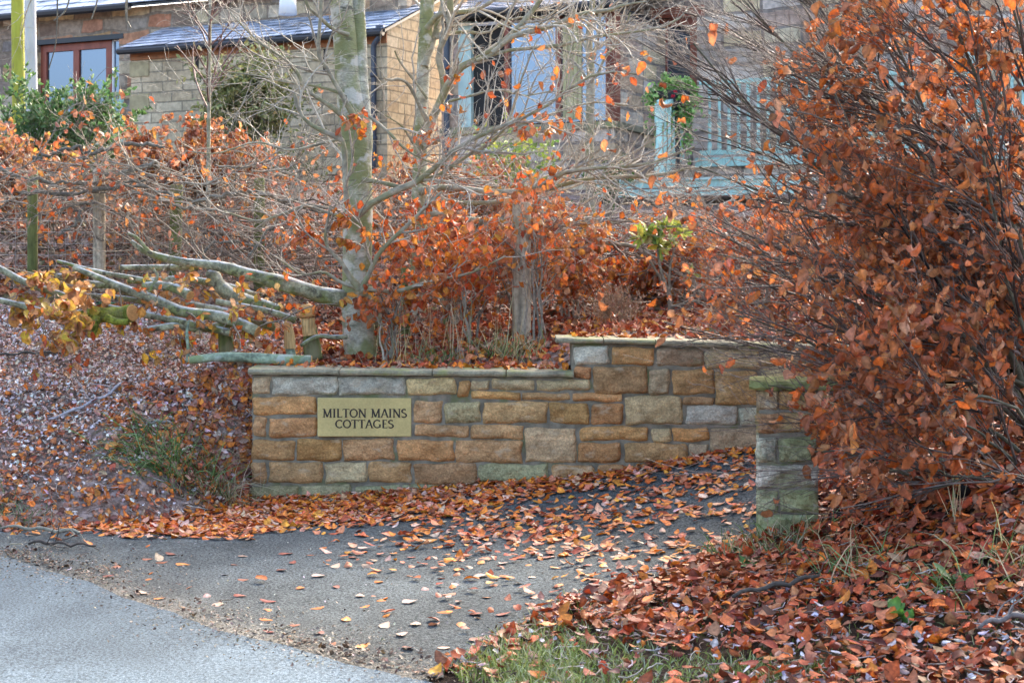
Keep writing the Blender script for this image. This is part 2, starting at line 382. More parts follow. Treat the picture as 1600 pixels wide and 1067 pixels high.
# ------------------------------------------------------------------ terrain
def rbf(pts, smooth=1e-3):
    A = np.array(pts, float); X = A[:, :2]; z = A[:, 2]; n = len(A)
    def U(r2): return .5*r2*np.log(r2+1e-9)
    K = U(((X[:, None]-X[None])**2).sum(2))+smooth*np.eye(n)
    Pm = np.c_[np.ones(n), X]
    S = np.block([[K, Pm], [Pm.T, np.zeros((3, 3))]])
    w = np.linalg.solve(S, np.r_[z, 0, 0, 0])
    def h(x, y, lim=(-8., 7., 4., 30.)):
        x = np.clip(np.asarray(x, float), lim[0], lim[1]); y = np.clip(np.asarray(y, float), lim[2], lim[3])
        sh = x.shape; q = np.stack([x.ravel(), y.ravel()], 1); out = np.empty(len(q))
        for s in range(0, len(q), 20000):
            r2 = ((q[s:s+20000, None]-X[None])**2).sum(2)
            out[s:s+20000] = U(r2)@w[:n]+w[n]+q[s:s+20000]@w[n+1:]
        return out.reshape(sh)
    return h
def YW(px): return 10.0-.3*(np.asarray(px, float)-395)/865         # depth of the wall's face along the photo
low_pts = [(-2.63, 7.9, 0), (-1.37, 6.6, 0), (-.47, 5.63, 0), (0, 4, 0), (-3, 5, 0), (-5, 6.5, 0), (-5, 9, 0), (-3.5, 9, 0), (-7, 10, 0), (3, 3.5, 0), (-3, 12, .05), (-1, 8, 0), (-.3, 7, 0)]
for px, py in ((395, 780), (560, 772), (750, 757), (950, 738), (1080, 715), (1180, 697), (1260, 684)): low_pts.append(tuple(P(px, py, float(YW(px)))))
low_pts += [tuple(P(*a)) for a in ((1183, 840, 8.0), (900, 850, 8.1), (760, 1005, 6.07), (1000, 905, 7.1), (1180, 852, 7.85), (1100, 965, 6.3), (1400, 900, 6.6), (1600, 800, 7.0),
            (1600, 1000, 5.8), (1400, 775, 7.8), (1500, 725, 8.4), (1290, 850, 7.7), (850, 1040, 5.75), (1100, 1067, 5.5), (1330, 690, 9.6))]
low_pts += [(3.0, 9.4, .62), (5, 9, .95), (4, 7.3, .62), (2.4, 8.7, .42), (4, 5.4, .12), (6, 6, .3), (0, 13, .25), (4, 13, 1.0), (2.6, 4.6, 0)]
H_LOW = rbf(low_pts, 2e-3)
up_pts = [tuple(P(*a)) for a in ((0, 850, 8.6), (200, 825, 9.0), (330, 790, 9.6), (384, 785, 10.02), (388, 600, 10.25), (384, 655, 10.2), (384, 705, 10.14), (384, 745, 10.1), (0, 650, 10.), (150, 640, 10.1), (0, 520, 11.5), (200, 540, 11.2), (340, 585, 10.75), 
          (300, 690, 9.9), (100, 745, 9.35), (-200, 820, 8.8), (-200, 500, 11.5), (420, 577, 10.4), (700, 572, 10.4), (860, 572, 10.3), (925, 533, 10.2), (1150, 534, 10.2), (560, 557, 11.), (800, 527, 11.2),
          (1050, 503, 11.5), (1300, 490, 11.), (200, 430, 13.), (600, 440, 13.5), (1000, 425, 14.), (30, 435, 13.), (400, 310, 19.), (1000, 318, 19.), (-150, 430, 13.), (1300, 545, 10.), (1450, 545, 9.95))]
up_pts += [(-6, 27, 3.0), (0, 24, 2.8), (5, 22, 2.75), (8, 20, 2.7), (-9, 20, 2.6), (-9, 29, 3.1), (6, 12.5, 1.5), (6, 10.4, 1.2), (-7.5, 11, .8), (-7, 13, 1.5), (7, 28, 3.0)]
H_UP = rbf(up_pts, 2e-3)
def wob(x, y, a=.02): return a*(np.sin(x*7.1+y*3.3)+np.sin(y*9.7-x*4.1+1.3)+.6*np.sin(x*17+y*13))*.6
def h_low(x, y): return H_LOW(x, y)
def h_up(x, y): return H_UP(x, y)+wob(np.asarray(x, float), np.asarray(y, float), .015)

def sheet(xs, ys, h, keep=None, c=(1, 1, 1)):
    X, Y = np.meshgrid(xs, ys); Z = h(X, Y)
    V = np.stack([X, Y, Z], -1).reshape(-1, 3); nx = len(xs)
    i, j = np.meshgrid(np.arange(nx-1), np.arange(len(ys)-1)); a = (j*nx+i).ravel()
    Q = np.stack([a, a+1, a+nx+1, a+nx], 1)
    if keep is not None:
        cen = V[Q].mean(1); Q = Q[keep(cen[:, 0], cen[:, 1])]
    mb = MB(); mb.add(V, Q, c=c); return mb
xs = np.r_[-400, -150, -60, -25, -12, np.arange(-8, 7.01, .12), 10, 22, 60, 150, 400]
ys = np.r_[-300, -100, -40, -12, -3, 1, 2.5, np.arange(3.6, 13, .12), 15, 20, 30, 60]
g = sheet(xs, ys, lambda x, y: h_low(x, y)-.012).build('ground', MATS['soil'], smooth=True); tag(g, kind='structure')
def wall_y_at(x):                                    # front of the wall at world x
    px = CX+x*F/9.85
    return YW(px)
xs = np.r_[-400, -150, -60, -25, -12, np.arange(-8, 7.01, .1), 10, 22, 60, 150, 400]
ys = np.r_[np.arange(8.0, 15, .1), np.arange(15, 30.1, .6), 36, 60, 120, 250, 500]
def up_keep(x, y): return (x < -1.62) | (y > wall_y_at(x)+.16)
bank = sheet(xs, ys, h_up, up_keep).build('bank', MATS['bank_soil'], smooth=True); tag(bank, kind='structure')

# road: everything on the camera's side of the kerbless edge line
e0 = np.array([-2.63, 7.9]); e1 = np.array([-.47, 5.63]); ed = (e1-e0)/np.linalg.norm(e1-e0); en = np.array([-ed[1], ed[0]])   # en points to the drive
if en[0] < 0: en = -en
def edge_s(x, y):                                    # signed distance to the road edge, + on the drive side
    q = np.stack([np.asarray(x, float)-e0[0], np.asarray(y, float)-e0[1]], -1)
    s = q@ed
    return q@en-(.03*np.sin(s*2.3)+.015*np.sin(s*7.7+1)+.006*np.sin(s*23))-.02*s*(s-3.1)*.5
ss = np.r_[-60, -30, -14, -8, np.arange(-5, 6.01, .08), 9, 16, 30, 60]
tt = np.r_[-5.2, -4, -3, -2, -1.2, -.7, -.4, -.2, -.08, 0]
mb = MB(); V = []
for t in tt:
    for s in ss:
        off = .03*np.sin(s*2.3)+.015*np.sin(s*7.7+1)+.006*np.sin(s*23)+.02*np.clip(s, -5, 6)*(np.clip(s, -5, 6)-3.1)*.5
        p = e0+ed*s+en*(t+off*math.exp(t)); V.append((p[0], p[1]))
V = np.array(V); Z = h_low(V[:, 0], V[:, 1])*.9+.004+.02*np.clip(-(V-e0)@en, 0, 2.0)*.5
nx = len(ss); i, j = np.meshgrid(np.arange(nx-1), np.arange(len(tt)-1)); a = (j*nx+i).ravel()
mb.add(np.c_[V, Z], np.stack([a, a+1, a+nx+1, a+nx], 1))
tag(mb.build('road', MATS['road'], smooth=True), kind='structure')

# driveway: from the road edge to the wall foot, bounded right by the leafy verge
VE = np.array([(650, 1063, 5.6), (700, 1040, 5.75), (760, 1003, 6.07), (870, 945, 6.6), (1000, 903, 7.1), (1100, 873, 7.5), (1184, 850, 7.86)])
ve = np.array([P(*a)[:2] for a in VE]+[(1.62, 8.1), (1.75, 8.9), (1.95, 9.5), (6, 9.7)])
def verge_y(x):                                       # the drive lies beyond this line
    return np.interp(x, ve[:, 0], ve[:, 1])
def on_drive(x, y): return (edge_s(x, y) > -.02) & (y > verge_y(x)-.06+.05*np.sin(x*9)+.03*np.sin(x*23))
xs = np.arange(-6, 6.01, .05); ys = np.arange(5.2, 10.4, .05)
X, Y = np.meshgrid(xs, ys); es = edge_s(X, Y)
grit = np.exp(-np.clip(es, 0, 9)/.16)*np.clip(1.2*np.sin((X+2.0)*1.35+.4)+.35, .0, 1)
base = np.array([.075, .086, .086]); gr = np.array([.34, .27, .18])
pale = np.clip(np.exp(-((X+.9)**2+(Y-7.4)**2)/1.2), 0, 1)*.5
C = base*(1+pale[..., None]*.5); C = C*(1-.4*grit[..., None])+gr*.36*grit[..., None]
gd = sheet(xs, ys, lambda x, y: h_low(x, y)+.002, on_drive, c=C.reshape(-1, 3)).build('driveway', MATS['tarmac'], smooth=True); tag(gd, kind='structure')

# ------------------------------------------------------------------ the retaining wall
PAL = dict(o=(.50, .27, .105), b=(.43, .25, .115), y=(.49, .37, .195), g=(.45, .40, .305), m=(.31, .28, .15), d=(.36, .25, .15), r=(.45, .22, .09))
def stone(mb, x0, y0, x1, y1, c, Yf, out=.022):
    x0, y0, x1, y1 = x0-.7, y0-.6, x1+.7, y1+.6
    w, h = x1-x0, y1-y0
    nu = max(4, int(w/9)); nv = max(3, int(h/8))
    us = np.r_[0, 1.3, 4, np.linspace(7, w-7, nu) if w > 18 else [w/2], w-4, w-1.3, w]
    vs = np.r_[0, 1.3, 4, np.linspace(7, h-7, nv) if h > 18 else [h/2], h-4, h-1.3, h]
    U, Vv = np.meshgrid(us, vs)
    e = np.minimum(np.minimum(U, w-U), np.minimum(Vv, h-Vv))
    rc = min(rng.uniform(2.5, 7), h/3)                                          # rounded corners
    cu = np.clip(rc-np.minimum(U, w-U), 0, rc); cv = np.clip(rc-np.minimum(Vv, h-Vv), 0, rc)
    k = np.sqrt(cu**2+cv**2); sc = np.where(k > rc, rc/np.maximum(k, 1e-6), 1)
    U2 = np.where(U < w/2, rc-cu*sc, w-rc+cu*sc); U2 = np.where(cu > 0, U2, U)
    V2 = np.where(Vv < h/2, rc-cv*sc, h-rc+cv*sc); V2 = np.where(cv > 0, V2, Vv)
    p1, p2, p3, p4 = rng.uniform(0, 6, 4); rc2 = rng.uniform(2, 9)
    jx = 1.2*np.sin(Vv/9+p1)+.8*np.sin(Vv/4+p2); jy = 1.1*np.sin(U/17+p3)+.8*np.sin(U/7+p4)
    PX = x0+U2+jx*np.exp(-np.minimum(U, w-U)/6); PY = y0+V2+jy*np.exp(-np.minimum(Vv, h-Vv)/6)
    f = 1-np.exp(-e/2.2)
    bulge = out*f+.010*f*(np.sin(U/13+p1)*np.sin(Vv/9+p2)+.6*np.sin(U/6+p3+Vv/5))+rng.normal(0, .0028, U.shape)*f+.005*f*((U/w-.5)*rng.normal(0, 1)+(Vv/h-.5)*rng.normal(0, 1))+.006*np.clip(1-e/14, 0, 1)*0
    Yd = Yf(PX)+.014-bulge-.006*f
    W = np.stack([(PX-CX)/F*Yf(PX), Yd, CH+(HZ-PY)/F*Yf(PX)], -1).reshape(-1, 3)
    nx = len(us); i, j = np.meshgrid(np.arange(nx-1), np.arange(len(vs)-1)); a = (j*nx+i).ravel()
    base = np.clip(np.array(PAL[c])*(1+rng.normal(0, .09))*(1+rng.normal(0, .03, 3)), .03, .9)
    mb.add(W, np.stack([a, a+nx, a+nx+1, a+1], 1), c=base)
ST = """395 590 422 616 y|425 589 527 617 g|529 589 633 617 g|636 591 713 617 y|716 596 734 621 o|737 594 765 608 y|768 593 835 609 y|737 612 814 624 o
396 620 495 648 o|396 652 416 683 b|420 653 495 683 r|647 626 691 660 b|695 629 751 661 y|755 628 855 661 b|648 664 733 682 b|736 664 818 686 b
393 688 460 719 o|463 686 533 720 o|536 686 615 719 b|621 688 709 720 r|712 688 816 723 b
393 723 416 756 b|420 722 504 754 b|508 723 573 754 y|576 722 643 754 b|647 724 745 757 b|748 725 857 753 m
393 760 467 784 m|471 758 548 782 m|554 759 624 780 m|628 757 700 778 m|703 757 790 774 m|794 756 858 772 m
897 541 951 569 g|956 543 1021 570 o|1026 545 1099 572 d|1102 547 1187 576 y|1189 551 1256 572 y|1190 575 1232 596 y
898 573 924 591 r|928 573 1012 615 b|1014 577 1046 616 d|1051 578 1116 616 b|1118 581 1184 633 b
838 594 921 610 y|816 614 891 625 b|895 615 972 627 o|977 619 1066 663 y|1068 620 1116 632 b|1073 634 1152 663 g|1156 637 1200 664 g
859 630 920 662 o|924 630 973 662 r|821 669 900 722 y|907 667 1013 688 o|1018 669 1049 690 y|1051 669 1107 689 o|1111 669 1196 706 d
903 692 969 722 r|976 693 1074 723 b|1078 693 1107 716 y|862 727 929 750 b|934 727 1010 748 b|1014 727 1070 742 b"""
stones = [(float(a[0]), float(a[1]), float(a[2]), float(a[3]), a[4]) for a in (s.split() for s in ST.replace('\n', '|').split('|'))]
x = 1190.
for (y0, y1, xs0) in ((600, 622, 1190), (626, 648, 1204), (652, 676, 1206), (680, 704, 1202), (551, 572, 1260), (576, 597, 1238)):
    x = xs0
    while x < 1480:
        w = rng.uniform(45, 90); stones.append((x, y0, x+w, y1, rng.choice(list('obyr')))); x += w+4
wall = thing('stone_wall', P(395, 780, 10.1), 'sandstone retaining wall with an inset name stone and flat coping beside the drive', 'wall')
mb = MB()
for s in stones: stone(mb, *s, YW)
mb.build('stonework', MATS['stone'], wall, smooth=True)
mb = MB()
def wall_slab(mb, pxs, top, bot, d0, d1, ends=True):
    """solid along the wall line between photo rows top and bot, from d0 behind its face to d1"""
    pxs = np.asarray(pxs, float); n = len(pxs); Yf = YW(pxs)
    tp = np.broadcast_to(top, n); bt = np.broadcast_to(bot, n)
    x = (pxs-CX)/F*Yf; zt = CH+(HZ-tp)/F*Yf; zb = CH+(HZ-bt)/F*Yf
    V = np.concatenate([np.stack([x, Yf+d0, zb], 1), np.stack([x, Yf+d0, zt], 1), np.stack([x, Yf+d1, zt], 1), np.stack([x, Yf+d1, zb], 1)])
    a = np.arange(n-1); Q = []
    for r in range(4):
        r2 = (r+1) % 4; Q += list(np.stack([r*n+a, r*n+a+1, r2*n+a+1, r2*n+a], 1))
    Q += [(0, n, 2*n, 3*n), (n-1, 4*n-1, 3*n-1, 2*n-1)]
    mb.add(V, Q)
wall_slab(mb, np.arange(394, 899, 8), np.linspace(586, 589.5, len(np.arange(394, 899, 8))), 830, .009, .30)
pr = np.r_[np.arange(893, 1481, 8)]
wall_slab(mb, pr, np.interp(pr, [893, 1171, 1480], [535, 543.5, 553]), 830, .0115, .302)
mb.build('mortar', MATS['mortar'], wall)
def coping(x0, x1, ta, tb, th, ov=.04):
    mb = MB(); pxs = np.linspace(x0, x1, max(3, int((x1-x0)/14)))
    tp = np.linspace(ta, tb, len(pxs)); Yf = YW(pxs); n = len(pxs)
    jit = rng.normal(0, .3, n); jit2 = rng.normal(0, .35, n)
    rows = []
    for (d, dy) in ((.31, -3.), (-.02, 0.), (-ov, 1.6), (-ov-.004, th*.55), (-ov+.004, th-.6), (-ov+.02, th), (.31, th)):
        yy = tp+dy+(jit if dy < th/2 else jit2)
        # the top leans back level: depth changes only y, so recompute height from the face depth
        rows.append(np.stack([(pxs-CX)/F*Yf, Yf+d+rng.normal(0, .0015, n), CH+(HZ-(yy if dy > -1 else tp))/F*Yf+(.004 if dy < 0 else 0)], 1))
    V = np.concatenate(rows); a = np.arange(n-1); R = len(rows); Q = []
    for r in range(R-1): Q += list(np.stack([r*n+a, (r+1)*n+a, (r+1)*n+a+1, r*n+a+1], 1))
    mb.add(V, Q)
    mb.add(V[[r*n for r in range(R)]], None, [(0, k, k+1) for k in range(1, R-1)])
    mb.add(V[[r*n+n-1 for r in range(R)]], None, [(0, k+1, k) for k in range(1, R-1)])
    return mb.build('coping_slab', MATS['coping'], wall)
for a in ((389, 530, 575.2, 576.2, 9.6), (531.5, 675, 576.4, 577.4, 9.4), (676.5, 790, 577.6, 578.6, 9.2), (791.5, 896, 578.8, 579.8, 9.2)): coping(*a)
for a in ((869, 942, 527.2, 528.2, 8.2), (943.5, 1023, 528.2, 530.0, 8.4), (1024.5, 1172, 530.2, 535, 9), (1173.5, 1320, 535.2, 541, 9), (1321.5, 1484, 541, 546, 9)): coping(*a)
# name stone with its lettering
mb = MB(); Yp = YW(570)
a0, b0 = P(496.8, 621.5, Yp), P(643, 681.5, Yp)
def bevel_slab(mb, x0, x1, z0, z1, yf, th, bv, c=(1, 1, 1)):
    V = [(x0, yf+bv, z0), (x1, yf+bv, z0), (x1, yf+bv, z1), (x0, yf+bv, z1), (x0+bv, yf, z0+bv), (x1-bv, yf, z0+bv), (x1-bv, yf, z1-bv), (x0+bv, yf, z1-bv),
         (x0, yf+th, z0), (x1, yf+th, z0), (x1, yf+th, z1), (x0, yf+th, z1)]
    mb.add(V, [(4, 5, 6, 7), (0, 1, 5, 4), (1, 2, 6, 5), (2, 3, 7, 6), (3, 0, 4, 7), (0, 8, 9, 1), (1, 9, 10, 2), (2, 10, 11, 3), (3, 11, 8, 0), (8, 11, 10, 9)], c=c)
yf = Yp-.022
bevel_slab(mb, a0[0], b0[0], b0[2], a0[2], yf, .08, .004)
plaque = mb.build('name_stone', MATS['plaque'], wall); plaque['label'] = 'smooth pale sandstone name stone reading MILTON MAINS COTTAGES'
# letters: (strokes, advance); a stroke is (x0, y0, x1, y1, width) in cap heights, an arc is ('a', cx, cy, rx, ry, from, to, thick, thin)
TK, TN = .20, .145
def serif(x, y, w=.34): return (x-w/2, y, x+w/2, y, .055)
LET = {
 'M': ([(.20, 0, .22, 1, TN), (.20, 1, .58, .05, TK), (.58, .05, .96, 1, TN), (.97, 1, 1.0, 0, TK), serif(.17, .03), serif(1.0, .03, .36), serif(.14, .97, .26), serif(1.03, .97, .26)], 1.24),
 'I': ([(.2, 0, .2, 1, TK), serif(.2, .03), serif(.2, .97)], .46),
 'L': ([(.2, 0, .2, 1, TK), (.1, .04, .66, .04, .08), (.66, 0, .68, .22, .06), serif(.2, .97)], .74),
 'T': ([(.42, 0, .42, 1, TK), (.04, .96, .8, .96, .08), (.04, 1, .03, .78, .06), (.8, 1, .81, .78, .06), serif(.42, .03)], .86),
 'O': ([('a', .5, .5, .42, .47, 0, 360, TK, TN)], 1.02),
 'N': ([(.2, 0, .2, 1, TN), (.18, 1, .86, .02, TK), (.86, 0, .86, 1, TN), serif(.2, .03), serif(.86, .97), serif(.1, .97, .22)], 1.06),
 'A': ([(.06, 0, .44, 1, TN), (.44, 1, .82, 0, TK), (.2, .34, .66, .34, .07), serif(.06, .03, .28), serif(.84, .03, .32)], .92),
 'S': ([('a', .36, .735, .25, .225, 40, 270, TK, TN), ('a', .36, .255, .28, .245, -140, 90, TK, TN), (.56, .98, .57, .78, .05), (.1, .02, .09, .24, .05)], .74),
 'C': ([('a', .5, .5, .42, .47, 42, 318, TK, TN), (.80, .98, .81, .72, .05)], .92),
 'G': ([('a', .5, .5, .42, .47, 42, 318, TK, TN), (.84, .08, .84, .44, TK), serif(.82, .44, .34), (.80, .98, .81, .74, .05)], 1.04),
 'E': ([(.2, 0, .2, 1, TK), (.1, .04, .66, .04, .08), (.1, .96, .62, .96, .08), (.2, .52, .52, .52, .07), (.66, 0, .68, .22, .06), (.62, 1, .63, .8, .06), (.53, .42, .53, .62, .05)], .76),
 ' ': ([], .50)}
lt = MB(); kz = [0]
def strokes(ch, X0, Z0, S, kx):
    for s in LET[ch][0]:
        kz[0] += 1; yy = yf-.0008-.00007*(kz[0] % 17)
        if s[0] == 'a':
            _, cx, cy, rx, ry, t0, t1, tk, tn = s
            th = np.radians(np.linspace(t0, t1, 28)); c_, s_ = np.cos(th), np.sin(th)
            w = tn+(tk-tn)*c_**2
            po = np.stack([X0+(cx+(rx+w*.5)*c_)*S*kx, np.full(28, yy), Z0+(cy+(ry+tn*.3)*s_)*S], 1)
            pi_ = np.stack([X0+(cx+(rx-w*.5)*c_)*S*kx, np.full(28, yy), Z0+(cy+(ry-tn*.7)*s_)*S], 1)
            lt.add(np.concatenate([po, pi_]), [(k, k+1, 28+k+1, 28+k) for k in range(27)])
        else:
            x0, y0, x1, y1, w = s
            a = np.array([x0*kx, y0])*S; b = np.array([x1*kx, y1])*S; d = (b-a)/max(np.linalg.norm(b-a), 1e-6); q = np.array([-d[1], d[0]])*w*S/2
            if abs(d[1]) > .5: q = np.array([math.copysign(w*S/2*kx/max(abs(d[1]), .6), q[0]), 0])   # upright strokes keep level ends
            V = [(X0+p[0], yy, Z0+p[1]) for p in (a-q, a+q, b+q, b-q)]
            lt.add(V, [(0, 1, 2, 3)])
for word, xa, xb, yt, yb in (('MILTON MAINS', 504.5, 636.5, 638, 651.8), ('COTTAGES', 524.5, 616, 655, 668.2)):
    p0, p1 = P(xa, yb, Yp), P(xb, yt, Yp); S = p1[2]-p0[2]
    adv = sum(LET[c][1] for c in word); kx = (p1[0]-p0[0])/(adv*S); X0 = p0[0]
    for c in word:
        strokes(c, X0, p0[2], S, kx); X0 += LET[c][1]*S*kx
lt.build('lettering', MATS['lettering'], plaque)

# ------------------------------------------------------------------ gate pillar
YPIL = 8.0
pil = thing('gate_pillar', P(1232, 840, YPIL+.2), 'mossy square stone gate pillar half hidden by the leafy beech', 'gate pillar')
mb = MB()
rows = [((612, 641, 'd b'), (1184, 1216, 1219, 1277)), ((646, 676, 'b'), (1182, 1277)), ((684, 722, 'g m'), (1183, 1214, 1218, 1278)), ((727, 762, 'g'), (1183, 1279)), ((766, 800, 'm m'), (1184, 1216, 1219, 1278)), ((804, 850, 'm'), (1184, 1278))]
PAL['g'] = (.40, .375, .265); PAL['m'] = (.31, .30, .165)
for (y0, y1, cs), xs_ in rows:
    for k, c in enumerate(cs.split()): stone(mb, xs_[2*k], y0, xs_[2*k+1], y1, c, lambda p: YPIL-.16*((np.asarray(p, float)-CX)/F*YPIL-1.277), .016)
    # left-hand return of each course, seen when stepping aside
    a, b = P(1183, y1, YPIL), P(1183, y0, YPIL)
    mb.box((a[0]-.002, YPIL+.016, a[2]), (.02, -.003, 0), (.051, .32, 0), (0, 0, b[2]-a[2]), c=PAL[cs.split()[0]])
mb.build('stonework', MATS['mossy_stone'], pil, smooth=False)
mb = MB(); a, b = P(1186, 870, YPIL), P(1276, 608, YPIL)
mb.box((a[0], YPIL+.010, a[2]), (b[0]-a[0], -.16*(b[0]-a[0]), 0), (.053, .33, 0), (0, 0, b[2]-a[2])); mb.build('mortar', MATS['mortar'], pil)
mb = MB(); a, b = P(1171, 608, YPIL), P(1306, 596.5, YPIL)
n = 14; U = np.linspace(0, 1, n)
prof = [(-.035, 0), (-.045, .012), (-.04, b[2]-a[2]-.006), (-.02, b[2]-a[2]+.004), (.18, b[2]-a[2]+.012), (.36, b[2]-a[2]+.004), (.37, 0)]
rws = [np.stack([a[0]+(b[0]-a[0])*U+.16*d, YPIL+d-.16*(b[0]-a[0])*(U-.1)+rng.normal(0, .003, n), np.full(n, a[2]+z)+rng.normal(0, .003, n)], 1) for d, z in prof]
V = np.concatenate(rws); R = len(prof); aa = np.arange(n-1)
mb.add(V, np.concatenate([np.stack([r*n+aa, r*n+aa+1, ((r+1) % R)*n+aa+1, ((r+1) % R)*n+aa], 1) for r in range(R)]))
mb.add(V[[r*n for r in range(R)]], None, [(0, k+1, k) for k in range(1, R-1)]); mb.add(V[[r*n+n-1 for r in range(R)]], None, [(0, k, k+1) for k in range(1, R-1)])
mb.build('cap', MATS['moss_cap'], pil)
# ------------------------------------------------------------------ cottages
UX = np.array([4.506, -2.1, 0])/np.linalg.norm([4.506, -2.1]); NX = np.array([UX[1], -UX[0], 0]); ZZ = np.array([0, 0, 1.])   # along, outward, up
class Frame:
    def __init__(s, o, u, n): s.o, s.u, s.n = np.asarray(o, float), np.asarray(u, float), np.asarray(n, float)
    def p(s, a, b, z): return np.array([s.o[0], s.o[1], 0])+s.u*a+s.n*b+ZZ*z
    def box(s, mb, a0, a1, b0, b1, z0, z1, c=(1, 1, 1)):
        V = np.array([s.p(a, b, z) for z in (z0, z1) for b in (b0, b1) for a in (a0, a1)])
        Q = [(0, 2, 3, 1), (4, 5, 7, 6), (0, 1, 5, 4), (2, 6, 7, 3), (0, 4, 6, 2), (1, 3, 7, 5)]
        if np.dot(np.cross(s.u, s.n), ZZ) < 0: Q = [f[::-1] for f in Q]
        W = np.array([(a+b+s.o[0]*3, z, 0) for z in (z0, z1) for b in (b0, b1) for a in (a0, a1)])
        mb.add(V, Q, c=c, w=W)
    def at(s, px, py, b=0.):
        """a, z where the line of sight through a photo pixel meets this wall plane (offset b)"""
        d = np.array([(px-CX)/F, 1., (HZ-py)/F]); o = s.p(0, b, 0)
        Y = np.dot(o[:2], s.n[:2])/np.dot(d[:2], s.n[:2])
        q = d*Y
        return float(np.dot(q[:2]-s.o[:2], s.u[:2])), float(CH+q[2])
    def wall(s, mb, a0, a1, z0, z1, holes=(), th=.35):
        A = sorted({a0, a1, *[h[0] for h in holes], *[h[1] for h in holes]}); Zs = sorted({z0, z1, *[h[2] for h in holes], *[h[3] for h in holes]})
        for i in range(len(A)-1):
            for j in range(len(Zs)-1):
                ac, zc = (A[i]+A[i+1])/2, (Zs[j]+Zs[j+1])/2
                if any(h[0] < ac < h[1] and h[2] < zc < h[3] for h in holes): continue
                s.box(mb, A[i], A[i+1], -th, 0, Zs[j], Zs[j+1])
    def slates(s, mb, a0, a1, b0, z0, pitch, rows, w=.26, gap=.2, sh=(0, 0)):
        """overlapping slate courses rising inwards from the eave at offset b0, height z0; sh = shift of each end per metre of slope"""
        cp, sp = math.cos(pitch), math.sin(pitch)
        for r in range(rows):
            L0 = r*gap; x0, x1 = a0+sh[0]*L0, a1+sh[1]*L0
            a = x0-(rng.uniform(0, .05)+(r % 2)*w/2)
            while a < x1:
                b_ = min(a+w*rng.uniform(.93, 1.05), x1); aa = max(a, x0)
                if b_-aa > .03:
                    dz = rng.normal(0, .003); g_ = .004
                    V = []
                    for (aq, L, lift) in ((aa+g_, L0-.02, .026), (b_-g_, L0-.02, .026), (b_-g_, L0+gap*1.35, .004), (aa+g_, L0+gap*1.35, .004)):
                        V.append(s.p(aq, b0-L*cp-sp*0+(lift+dz)*sp*-0, z0+L*sp+(lift+dz)*cp))
                    V += [v-ZZ*.012 for v in V[:2]]
                    g0 = np.array([.14, .165, .215])*rng.uniform(.6, 1.3)
                    mb.add(V, [(0, 1, 2, 3), (4, 5, 1, 0)], c=g0)
                a = b_
def deck_prism(fr, mb, a0, a1, b0, z0, pitch, L, th=.05, sh=(0, 0)):
    cp, sp = math.cos(pitch), math.sin(pitch)
    V = [fr.p(a0, b0, z0-th), fr.p(a1, b0, z0-th), fr.p(a1+sh[1]*L, b0-L*cp, z0+L*sp-th), fr.p(a0+sh[0]*L, b0-L*cp, z0+L*sp-th)]
    V += [v+ZZ*(th-.004) for v in V]
    mb.add(V, [(0, 3, 2, 1), (4, 5, 6, 7), (0, 1, 5, 4), (1, 2, 6, 5), (2, 3, 7, 6), (3, 0, 4, 7)])
def window(fr, root, a0, a1, z0, z1, mat, cols=1, fw=.07, b=-.10, mull=None, name='window', sill=None, label=None):
    mb = MB()
    for (p, q, r, t) in ((a0, a0+fw, z0, z1), (a1-fw, a1, z0, z1), (a0+fw, a1-fw, z1-fw, z1), (a0+fw, a1-fw, z0, z0+fw)): fr.box(mb, p, q, b-.06, b+.02, r, t)
    w = (a1-a0-2*fw)/cols
    for k in range(1, cols): fr.box(mb, a0+fw+w*k-fw*.5, a0+fw+w*k+fw*.5, b-.055, b+.015, z0+fw, z1-fw)
    f = mb.build(name, mat, root)
    if label: f['label'] = label
    for k in range(cols):
        mb = MB(); fr.box(mb, a0+fw+w*k+(fw*.5 if k else 0), a0+fw+w*(k+1)-(fw*.5 if k < cols-1 else 0), b-.035, b-.02, z0+fw, z1-fw)
        mb.build('pane', MATS['glass_pane'], f)
    return f
# --- low range with the slate roof
A0 = P(205, 75, 26.0); E = Frame(A0, UX, NX); LE = 4.97; ZG = 2.5
a_, zE = E.at(205, 76); zE = 5.16
ext = thing('slate_roofed_cottage', E.p(LE/2, -1.5, ZG), 'low coursed sandstone cottage range under a frosted blue grey slate roof', 'cottage')
mb = MB(); E.wall(mb, 0, LE, ZG, zE, th=.4)
G = Frame(E.p(LE, 0, 0), -NX, UX)                                   # gable end, facing right
pit = math.radians(22.5)
G.wall(mb, .4, 5.0, ZG, zE, th=.4)
Gl = Frame(E.p(0, 0, 0), -NX, -UX); Gl.wall(mb, .4, 5.0, ZG, zE, th=.4)
for fr in (G, Gl):                                                    # gable triangles
    V = [fr.p(0, 0, zE), fr.p(2.5, 0, zE+2.5*math.tan(pit)), fr.p(5.0, 0, zE), fr.p(0, -.4, zE), fr.p(2.5, -.4, zE+2.5*math.tan(pit)), fr.p(5.0, -.4, zE)]
    W = [(fr.o[0]*3+a, z, 0) for a, z in ((0, zE), (2.5, zE+1.03), (5, zE))]*2
    mb.add(V, [(0, 1, 4, 3), (1, 2, 5, 4)], [(0, 2, 1), (3, 4, 5)], w=W)
mb.build('wall', MATS['cottage_stone'], ext)
mb = MB(); E.slates(mb, -.12, LE+.06, .16, zE+.0, pit, 13); 
rf = mb.build('roof', MATS['slate'], ext)
mb = MB(); deck_prism(E, mb, -.1, LE+.04, .14, zE-.002, pit, 2.86); deck_prism(Frame(E.p(0, -5.0, 0), UX, -NX), mb, -.1, LE+.04, .14, zE-.002, pit, 2.86)
mb.build('roof_deck', MATS['gutter'], rf)
